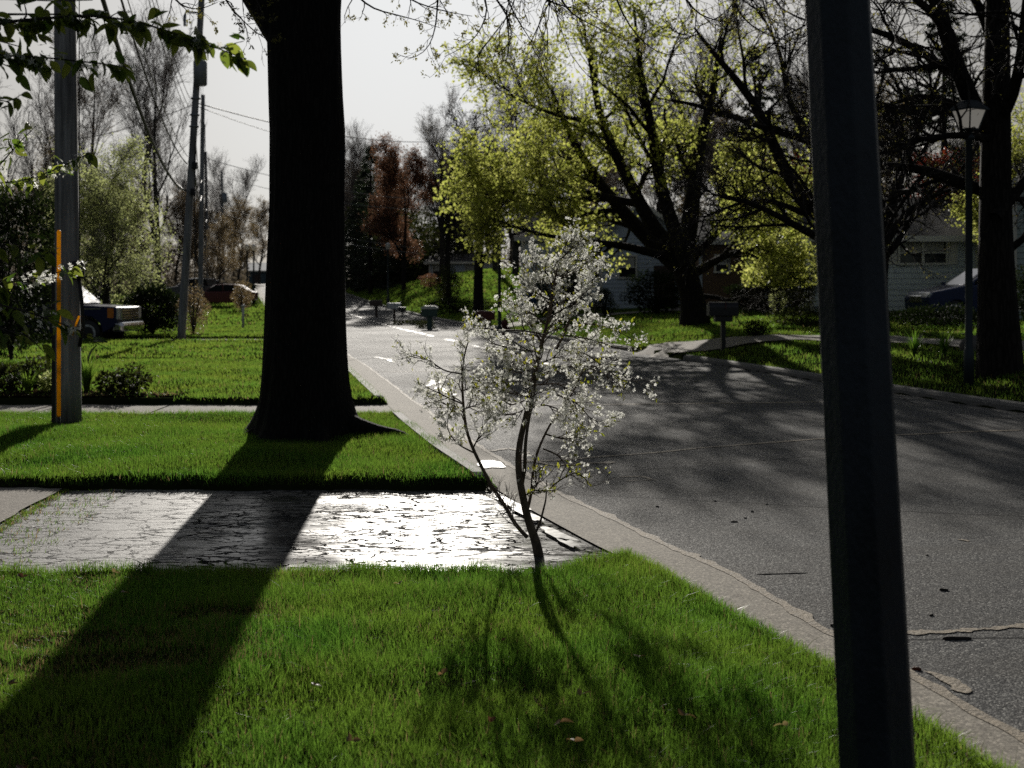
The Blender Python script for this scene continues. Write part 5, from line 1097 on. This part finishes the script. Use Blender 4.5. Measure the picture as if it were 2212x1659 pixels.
for X, Y, d, lb, h in ((1046, 690, 44, 'short white capped garden light beside the dark tree trunk', .55), (525, 705, 44, 'short white marker post on the lawn left of the big trunk', .55)):
    x = at(X, d); root = empty('garden_post', (x, d, G(x, d)), lb, 'post'); hh = .95 if X < 600 else .8
    MB().lathe([(.05, -.05), (.05, hh*.9), (.03, hh*.92)], (0, 0, 0), 10).build('stem', M['white'] if X < 600 else M['lampmetal'], root, None, True); MB().lathe([(.07, hh*.9), (.09, hh*.96), (.03, hh)], (0, 0, 0), 10).build('cap', M['white'], root, None, True)
# ------------------------------------------------------------------ vehicles (built facing +X, origin at the ground under the middle)
def wheel(root, x, y, r_, w_=.24):
    s = 1 if y > 0 else -1
    t = MB().lathe([(r_*.62, -w_/2), (r_*.93, -w_/2), (r_, -w_*.3), (r_, w_*.3), (r_*.93, w_/2), (r_*.62, w_/2)], (x, y, r_), 28, 'y').build('wheel', M['black'], root, None, True)
    m = MB().lathe([(r_*.63, -.02), (r_*.60, .03), (r_*.2, .045), (r_*.05, .05)], (0, 0, 0), 20, 'y')
    if s < 0: m.v = [(a, -b, c) for a, b, c in m.v]
    m.v = [(a+x, b+y+s*w_*.38, c+r_) for a, b, c in m.v]; m.build('hub', M['black'], t)
    sp = MB()
    for k in range(5):
        a = k*2*math.pi/5+.3; sp.box((x+math.cos(a)*r_*.34, y+s*w_*.47, r_+math.sin(a)*r_*.34), (.001, .001, .001))
        b8 = len(sp.v)-8; cx, cz = math.cos(a), math.sin(a)
        for q, (e, f) in enumerate(((r_*.08, -.05), (r_*.60, -.035), (r_*.60, .035), (r_*.08, .05))):
            for dy, off in ((0, 0), (.02, 4)): sp.v[b8+q+off] = (x+cx*e-cz*f, y+s*(w_*.44+dy), r_+cz*e+cx*f)
    sp.lathe([(r_*.64, -.012), (r_*.64, .012), (r_*.58, .012), (r_*.58, -.012)], (x, y+s*w_*.47, r_), 28, 'y'); sp.build('rim', M['silver'], t)
def arch(x, r_, z0, n=9): return [(x+r_*math.cos(a), r_*.92+r_*math.sin(a)) for a in np.linspace(math.pi, 0, n)]
def vehicle(name, label, cat_, x, y, rz, lower, cabin, glass, paint, wheels, wr, width, z=None, scale=1.0, lamps=(), extra=None):
    root = empty(name, (x, y, G(x, y) if z is None else z), label, cat_, rz=rz); h = width/2
    MB().prism(lower, -h, h, .05, .10).build('body', M[paint], root, bevel=.03)
    if cabin: MB().prism(cabin, -h+.12, h-.12, .10, .22).build('roof', M[paint], root, bevel=.03)
    for g in glass:
        for s in (-1, 1):
            gl = [(a, c) for a, c in g]; yy = s*(h-.10); MB().prism(gl, min(yy, yy+s*.004), max(yy, yy+s*.004)).build('window', M['darkglass'], root)
    for wx in wheels:
        for s in (-1, 1): wheel(root, wx, s*(h-.13), wr)
    if extra: extra(root, h)
    return root
def pickup(x, y, rz, label):
    def ex(root, h):
        # windscreen, grille, bumper, lamps, mirrors, bed
        MB().add([(1.57, -h+.20, 1.30), (1.57, h-.20, 1.30), (.93, h-.28, 1.87), (.93, -h+.28, 1.87)], [(0, 1, 2, 3)]).build('windscreen', M['darkglass'], root)
        g = MB().box((2.80, 0, .98), (.05, 1.36, .36)).build('grille', M['chrome'], root, bevel=.02)
        m = MB()
        for k in range(4): m.box((2.835, 0, .86+.085*k), (.02, 1.24, .035))
        m.build('grille_bars', M['black'], g)
        MB().prism([(2.62, .42), (2.92, .44), (2.95, .62), (2.90, .72), (2.66, .74)], -h+.02, h-.02, .06, .14).build('bumper', M['chrome'], root, bevel=.02)
        for s in (-1, 1):
            hd = MB().box((2.73, s*(h-.17), .99), (.14, .26, .36), 0).build('headlight', M['lens'], root, bevel=.02)
            MB().box((2.60, s*(h-.01), 1.0), (.20, .03, .30)).build('turn_signal', M['amber'], root, bevel=.01)
            MB().box((1.3, s*(h+.12), 1.36), (.12, .2, .24)).build('mirror', M['black'], root, bevel=.03)
            MB().box((-.1, s*(h+.002), 1.12), (.2, .03, .04)).build('door_handle', M['chrome'], root)
            MB().box((1.55, s*(h-.005), 1.13), (1.5, .02, .03)).build('trim_strip', M['chrome'], root)
    lower = [(-2.9, .55), (-2.55, .42)]+[(-1.95+.52*math.cos(a), .40+.52*math.sin(a)) for a in np.linspace(math.pi, 0, 9)]+[(-1.2, .38), (1.35, .38)]+[(1.88+.52*math.cos(a), .40+.52*math.sin(a)) for a in np.linspace(math.pi, 0, 9)]+[(2.5, .45), (2.78, .6), (2.80, 1.14), (2.72, 1.19), (1.0, 1.28), (-.95, 1.3), (-.98, 1.22), (-2.88, 1.2)]
    cabin = [(-.55, 1.26), (1.58, 1.26), (.92, 1.86), (.74, 1.9), (-.35, 1.9), (-.52, 1.8)]
    glass = [[(1.40, 1.32), (.88, 1.80), (.5, 1.82), (.5, 1.32)], [(.4, 1.32), (.4, 1.82), (-.32, 1.82), (-.42, 1.32)]]
    return vehicle('pickup_truck', label, 'pickup', x, y, rz, lower, cabin, glass, 'paint_blue', (-1.95, 1.88), .40, 1.98, extra=ex)
tx = W(290, 735, 35.2)[0]; pickup(tx-2.92, 35.3, R_(-3), 'dark blue pickup truck with chrome grille parked behind the utility pole')
def car(x, y, rz, paint, label, name='parked_car', suv=False, z=None):
    hh = .18 if suv else 0
    def ex(root, h):
        MB().add([(1.02, -h+.2, .98+hh), (1.02, h-.2, .98+hh), (.30, h-.32, 1.40+hh*1.3), (.30, -h+.32, 1.40+hh*1.3)], [(0, 1, 2, 3)]).build('windscreen', M['darkglass'], root)
        MB().add([(-1.95, -h+.25, 1.02+hh), (-1.95, h-.25, 1.02+hh), (-1.25, h-.34, 1.40+hh*1.3), (-1.25, -h+.34, 1.40+hh*1.3)], [(3, 2, 1, 0)]).build('rear_window', M['darkglass'], root)
        g = MB().box((2.26, 0, .62+hh*.5), (.05, .9, .22)).build('grille', M['chrome'], root, bevel=.02)
        m = MB(); [m.box((2.29, 0, .55+hh*.5+.05*k), (.015, .82, .02)) for k in range(4)]; m.build('grille_bars', M['black'], g)
        for s in (-1, 1):
            MB().prism([(1.95, .70+hh*.6), (2.24, .62+hh*.6), (2.22, .76+hh*.6), (1.98, .82+hh*.6)], min(s*(h-.3), s*(h-.01)), max(s*(h-.3), s*(h-.01))).build('headlight', M['lens'], root, bevel=.015)
            MB().box((-2.24, s*(h-.25), .82+hh), (.06, .36, .14)).build('tail_light', M['mail_red'], root, bevel=.01)
            MB().box((.92, s*(h+.08), 1.02+hh), (.1, .16, .12)).build('mirror', M[paint], root, bevel=.03)
    lower = [(-2.28, .42), (-1.9, .30)]+[(-1.36+.37*math.cos(a), .32+.37*math.sin(a)) for a in np.linspace(math.pi, 0, 8)]+[(-.8, .26), (.85, .26)]+[(1.40+.37*math.cos(a), .32+.37*math.sin(a)) for a in np.linspace(math.pi, 0, 8)]+[(2.05, .3), (2.26, .40), (2.28, .66+hh*.6), (2.15, .80+hh*.7), (1.05, .97+hh), (-1.9, 1.0+hh), (-2.2, .95+hh)]
    cabin = [(-2.0, .98+hh), (1.05, .96+hh), (.30, 1.42+hh*1.3), (-.2, 1.48+hh*1.3), (-1.0, 1.45+hh*1.3), (-1.35, 1.38+hh*1.3)] if not suv else [(-2.15, .98+hh), (1.05, .96+hh), (.30, 1.42+hh*1.3), (-.2, 1.5+hh*1.3), (-1.6, 1.46+hh*1.3), (-1.95, 1.3+hh*1.2)]
    glass = [[(.85, 1.0+hh), (.25, 1.37+hh*1.25), (-.2, 1.40+hh*1.25), (-.2, 1.0+hh)], [(-.28, 1.0+hh), (-.28, 1.40+hh*1.25), (-1.0, 1.38+hh*1.25), (-1.45 if not suv else -1.15, 1.0+hh)]]
    return vehicle(name, label, 'car', x, y, rz, lower, cabin, glass, paint, (-1.36, 1.40), .34, 1.8, z, extra=ex)
car(at(1975, 33.6)+2.2, 33.8, R_(184), 'paint_navy', 'dark blue crossover parked beside the ranch house behind the lamp post', 'parked_car', True).scale = (.95, .95, .95)
car(at(478, 74), 74, R_(184), 'paint_red', 'dark red sedan parked far beyond the utility poles')
car(at(412, 82), 82, R_(200), 'paint_grey', 'grey van like car left of the far red sedan', 'parked_car', True)
# ------------------------------------------------------------------ houses
def clap(w_, h, course=.18, out=.028):
    """sawtooth siding profile (y,z) from the ground up"""
    n = int(h/course); P = []
    for k in range(n+1):
        z = k*course; P += [(-out, z), (-.002, min(z+course, h))]
    return P
def house(name, label, cx, cy_, z, w_, dep, h, rz, wall, roof_h, ridge='x', roofm='roof', over=.4, wins=(), door=None, course=.18, siding=True, corner=None, garage=None):
    root = empty(name, (cx, cy_, z), label, 'house', rz=rz)
    m = MB(); P = clap(w_, h, course) if siding else [(-.01, 0), (-.01, h)]; k = len(P)
    v = [(-w_/2, y, zz) for y, zz in P]+[(w_/2, y, zz) for y, zz in P]; m.add(v, [(i, i+1, k+i+1, k+i) for i in range(k-1)])
    for s in (-1, 1):
        v = [(s*w_/2-s*y, 0, zz) for y, zz in P]+[(s*w_/2-s*y, dep, zz) for y, zz in P]; m.add(v, [(i, i+1, k+i+1, k+i) for i in range(k-1)])
    m.add([(-w_/2, dep, 0), (w_/2, dep, 0), (w_/2, dep, h), (-w_/2, dep, h)], [(0, 1, 2, 3)]); m.box((0, dep/2, -.4), (w_-.03, dep-.06, .8))
    if ridge == 'y': m.add([(-w_/2, -.012, h), (w_/2, -.012, h), (0, -.012, h+roof_h), (-w_/2, dep, h), (w_/2, dep, h), (0, dep, h+roof_h)], [(0, 1, 2), (3, 5, 4)])
    else: m.add([(-w_/2, 0, h), (-w_/2, dep, h), (-w_/2, dep/2, h+roof_h), (w_/2, 0, h), (w_/2, dep, h), (w_/2, dep/2, h+roof_h)], [(0, 2, 1), (3, 4, 5)])
    m.build('wall', M[wall], root)
    t = .12; o = over
    if ridge == 'x':
        sl = roof_h/(dep/2); q = [(-o, h-o*sl), (dep/2, h+roof_h), (dep+o, h-o*sl), (dep+o, h-o*sl+t), (dep/2, h+roof_h+t), (-o, h-o*sl+t)]
        r_ = MB().prism(q, -w_/2-o, w_/2+o); r_.v = [(b, a, c) for a, b, c in r_.v]
        eh = h-o*sl; fa = MB().box((0, -o-.012, eh+.02), (w_+2*o, .022, .2))
    else:
        sl = roof_h/(w_/2); q = [(-w_/2-o, h-o*sl), (0, h+roof_h), (w_/2+o, h-o*sl), (w_/2+o, h-o*sl+t), (0, h+roof_h+t), (-w_/2-o, h-o*sl+t)]
        r_ = MB().prism(q, -o, dep+o); fa = MB()
        for s in (-1, 1): fa.add([(s*(w_/2+o), -o-.02, h-o*sl-.06), (0, -o-.02, h+roof_h-.06), (0, -o-.02, h+roof_h+.13), (s*(w_/2+o), -o-.02, h-o*sl+.13), (s*(w_/2+o), -o-.003, h-o*sl-.06), (0, -o-.003, h+roof_h-.06), (0, -o-.003, h+roof_h+.13), (s*(w_/2+o), -o-.003, h-o*sl+.13)], [(0, 1, 2, 3), (7, 6, 5, 4), (0, 4, 5, 1), (3, 2, 6, 7)])
    rf = r_.build('roof', M[roofm], root); fa.build('fascia', M['trim'], rf)
    for s in (-1, 1): MB().box((s*(w_/2-.04), -.04, h/2), (.12, .04, h)).build('corner_board', M[corner or 'trim'], root)
    for (wx, wz, ww, wh, n, shut) in wins:
        wf = MB(); e = .07
        for a, b_, c_, d_ in ((wx, wz+wh/2+e/2, ww+2*e, e), (wx, wz-wh/2-e/2, ww+2*e+.06, e)): wf.box((a, -.06, b_), (c_, .09, d_))
        for k in range(n+1): wf.box((wx-ww/2-e/2+(ww+e)*k/n if n > 0 else wx, -.06, wz), (e if k in (0, n) else .09, .085, wh))
        win = wf.build('window', M['trim'], root)
        MB().box((wx, -.036, wz), (ww, .012, wh)).build('pane', M['darkglass'], win)
        for k in range(n): MB().box((wx-ww/2+ww*(k+.5)/n, -.046, wz+wh*.22), (ww/n*.86, .006, wh*.5)).build('blind', M['curtain'], win)
        m2 = MB()
        for k in range(n): m2.box((wx-ww/2+ww*(k+.5)/n, -.066, wz-.02), (ww/n, .03, .04))
        m2.build('sash_rail', M['trim'], win)
        if shut:
            for s in (-1, 1):
                m3 = MB(); sx = wx+s*(ww/2+e+.03+shut/2); m3.box((sx, -.05, wz), (shut, .03, wh+.1))
                for k in range(2): m3.box((sx, -.07, wz+(k-.5)*wh*.5), (shut*.66, .02, wh*.40))
                m3.build('shutter', M['trim'], root)
    if door:
        dx, dw, dh = door; d_ = MB().box((dx, -.05, dh/2), (dw, .05, dh)).build('door', M['mail_brown'], root); MB().lathe([(.03, -.1), (.035, -.08), (.02, -.06)], (dx+dw*.38, 0, 1.0), 8, 'y').build('handle', M['chrome'], d_)
    return root
d = 38.5; hx0, hx1 = at(1752, d), at(2112, d); zb = G((hx0+hx1)/2, d)-.05
eave = EYE-(512-625)/FPX*d-zb
wx = at(1992, d)-(hx0+hx1)/2; wz = EYE-(545-625)/FPX*d-zb
house('ranch_house', 'low blue grey sided ranch house with a shuttered double window', (hx0+hx1)/2, d, zb, hx1-hx0, 8.5, eave+.05, 0, 'siding_blue', 1.5, 'x', wins=((wx, wz, 1.55, .72, 2, .30),), course=.19)
d = 31.0; hx = 17.04-3.1; z = G(hx+3, d)
house('sage_house', 'sage sided gabled house at the right edge behind the black trunk', hx+3.1, d, z, 6.2, 8, EYE-(390-625)/FPX*d-z, R_(-24), 'siding_sage', 1.9, 'y', wins=((-2.1, 2.6, .9, 1.1, 1, 0), (1.2, 2.6, .9, 1.1, 1, 0)), course=.17)
d = 46; hx = at(1578, d); z = G(hx, d)-.2
house('brick_house', 'tan brick fronted house with white corner boards behind the yellow green maple', hx+.2, d, z, 2.9, 8, 2.9, 0, 'brick', 1.1, 'x', wins=((-.55, 1.95, .5, .62, 1, 0), (.75, 1.95, .5, .62, 1, 0)), siding=False, corner='siding_white')
d = 50; hx = at(1385, d); z = G(hx, d)-.2
house('white_house', 'pale blue white sided house behind the yellow green maple', hx, d, z, 3.6, 8, 3.4, R_(-4), 'siding_white', 1.4, 'y', wins=((-.6, 2.0, .7, .9, 1, 0),), door=(1.0, .9, 2.05))
d = 54; hx = at(1215, d); z = G(hx, d)-.2
house('blue_house', 'slate blue house behind the top of the sapling', hx+.6, d, z, 5.0, 9, 3.6, 0, 'siding_blue', 1.6, 'x', wins=((-1.2, 2.2, .9, 1.1, 1, 0), (1.0, 2.2, .9, 1.1, 1, 0)), door=(-.1, .95, 2.05))
d = 96; hx = at(985, d); z = G(hx, d)-.9
house('pale_house', 'pale blue white house high behind the grassy hill', hx, d, z, 4.6, 7, 2.1, R_(-8), 'siding_white', .7, 'x', wins=((-1.5, 1.4, .9, .9, 1, 0), (1.3, 1.4, .9, .9, 1, 0)))
d = 178; hx = at(572, d); z = G(hx, d)-.2
house('teal_garage', 'dark teal building beyond the double lamps beside the trunk', hx, d, z, 9, 8, 2.6, R_(5), 'siding_teal', 1.2, 'x', roofm='metal', door=(-1.4, 1.0, 2.0))
# ------------------------------------------------------------------ litter: road twigs and chips, dead leaves, boulders
def bit(name, X, Y, L2, r_, rz, label, cat_, mat='twig', seed=0, group=None):
    p = gp(X, Y); q = np.random.default_rng(seed); n = 7; u = np.linspace(-.5, .5, n); P = np.stack([u*L2*math.cos(rz), u*L2*math.sin(rz), np.full(n, r_*.42)], 1)+q.normal(0, r_*.35, (n, 3))*np.array([1, 1, .3])
    o = MB().tube(P, [r_*k for k in (.5, .9, 1, .85, 1, .8, .4)], 6).build(name, M[mat], None, None, True); o.location = (p[0], p[1], float(base_z(p[0], p[1]))); return tag(o, label, cat_, group)
bit('road_debris', 2068, 1381, .135, .010, .05, 'dark strip of bark on the asphalt under the lower seam', 'debris', seed=1)
bit('road_debris', 2040, 1276, .04, .009, .1, 'small dark chip on the asphalt right of the steel post', 'debris', seed=2)
bit('road_debris', 2012, 1330, .02, .007, .5, 'tiny dark chip nearest above the lower seam', 'debris', seed=3)
bit('road_debris', 1803, 1352, .04, .010, .2, 'dark clod at the seal edge left of the steel post', 'debris', seed=4)
bit('road_debris', 1587, 1128, .05, .007, .1, 'dark twig lying on the asphalt beside the gutter', 'twig', seed=5)
bit('fallen_twig', 1690, 1240, .30, .0035, .12, 'long thin twig across the gutter concrete', 'twig', seed=6)
bit('road_debris', 1980, 1447, .035, .009, -.5, 'tan chip on the gutter right of the steel post', 'debris', 'leaf_dead', 7)
for i, (X, Y) in enumerate(((1545, 1083), (1625, 1106), (1656, 1090), (1610, 1120), (1420, 1095), (1330, 1258), (1415, 1230), (2003, 1200), (1870, 1300))): bit('pebble', X, Y, .022, .007, i*.7, 'small dark pebble loose on the road', 'pebble', 'stone', 20+i, 'pebbles scattered on the road')
bit('fallen_branch', 2000, 853, .55, .035, .1, 'short thick stick lying in the far gutter right of the steel post', 'branch', seed=9)
r = np.random.default_rng(55)
for i, (X, Y, mt) in enumerate(((910, 1230, 'd'), (862, 1262, 'y'), (1085, 1385, 'r'), (955, 1455, 'd'), (1258, 1500, 'y'), (1158, 1520, 'd'), (1060, 1560, 'r'), (1240, 1600, 'd'), (1690, 1565, 'y'), (1480, 1545, 'd'), (48, 1248, 'r'), (250, 1236, 'y'), (50, 1665, 'r'), (70, 1640, 'y'), (20, 1480, 'd'), (265, 1280, 'd'), (1210, 1560, 'd'), (680, 1480, 'd'), (760, 1600, 'd'), (1380, 1420, 'd'))):
    d = (EYE-.13)*FPX/(Y-625); p = W(X, Y, d); v, f, a = leaf_hi(np.zeros((2, 3)), unit(np.array([[1, .3, .3], [-.6, .8, .2]])+r.normal(0, .4, (2, 3))), .036, .024, r, .0, .9, 5)
    a = np.full(len(a), {'d': .4, 'y': 1.0, 'r': 0.0}[mt]); o = np_mesh('fallen_leaf', v, [f], M['leaf_dead'], smooth=True, attr=a); o.location = (p[0], p[1], p[2]+.0)
    tag(o, 'curled dead leaf caught in the near lawn grass', 'leaf', 'dead leaves in the near lawn')
def boulder(X, d, s, label, seed):
    q = np.random.default_rng(seed); n = 14; m = 9; V = []; F = []
    for j in range(m):
        th = math.pi*j/(m-1)
        for i in range(n):
            ph = 2*math.pi*i/n; k = 1+.12*math.sin(3*ph+seed)*math.sin(2*th)+.10*math.sin(2*ph+th*3)+q.normal(0, .02)*(0 < j < m-1); V.append((s*k*math.sin(th)*math.cos(ph), s*.8*k*math.sin(th)*math.sin(ph), s*.62*k*math.cos(th)))
    F = [(j*n+i, j*n+(i+1) % n, (j+1)*n+(i+1) % n, (j+1)*n+i) for j in range(m-1) for i in range(n)]
    o = MB().add(V, F).build('boulder', M['stone'], None, None, True); x = at(X, d); o.location = (x, d, G(x, d)+.1*s); return tag(o, label, 'rock')
boulder(2110, 21.0, .34, 'grey boulder on the bank between the lamp post and the iris clump', 3)
ribbon('garden_soil', [(-15, 16.35), (-6.2, 16.35), (-5.3, 16.25), (-4.6, 16.1)], [.95, .9, .55, .12], .014, M['mulch'])
r_ = np.random.default_rng(88); xy = np.stack([r_.uniform(-8.6, -4.9, 2600), r_.uniform(15.95, 16.85, 2600)], 1); blades('weeds', xy, .05, .016, M['grass'], 89, 2, 1.3, lambda q: np.full(len(q), .55))
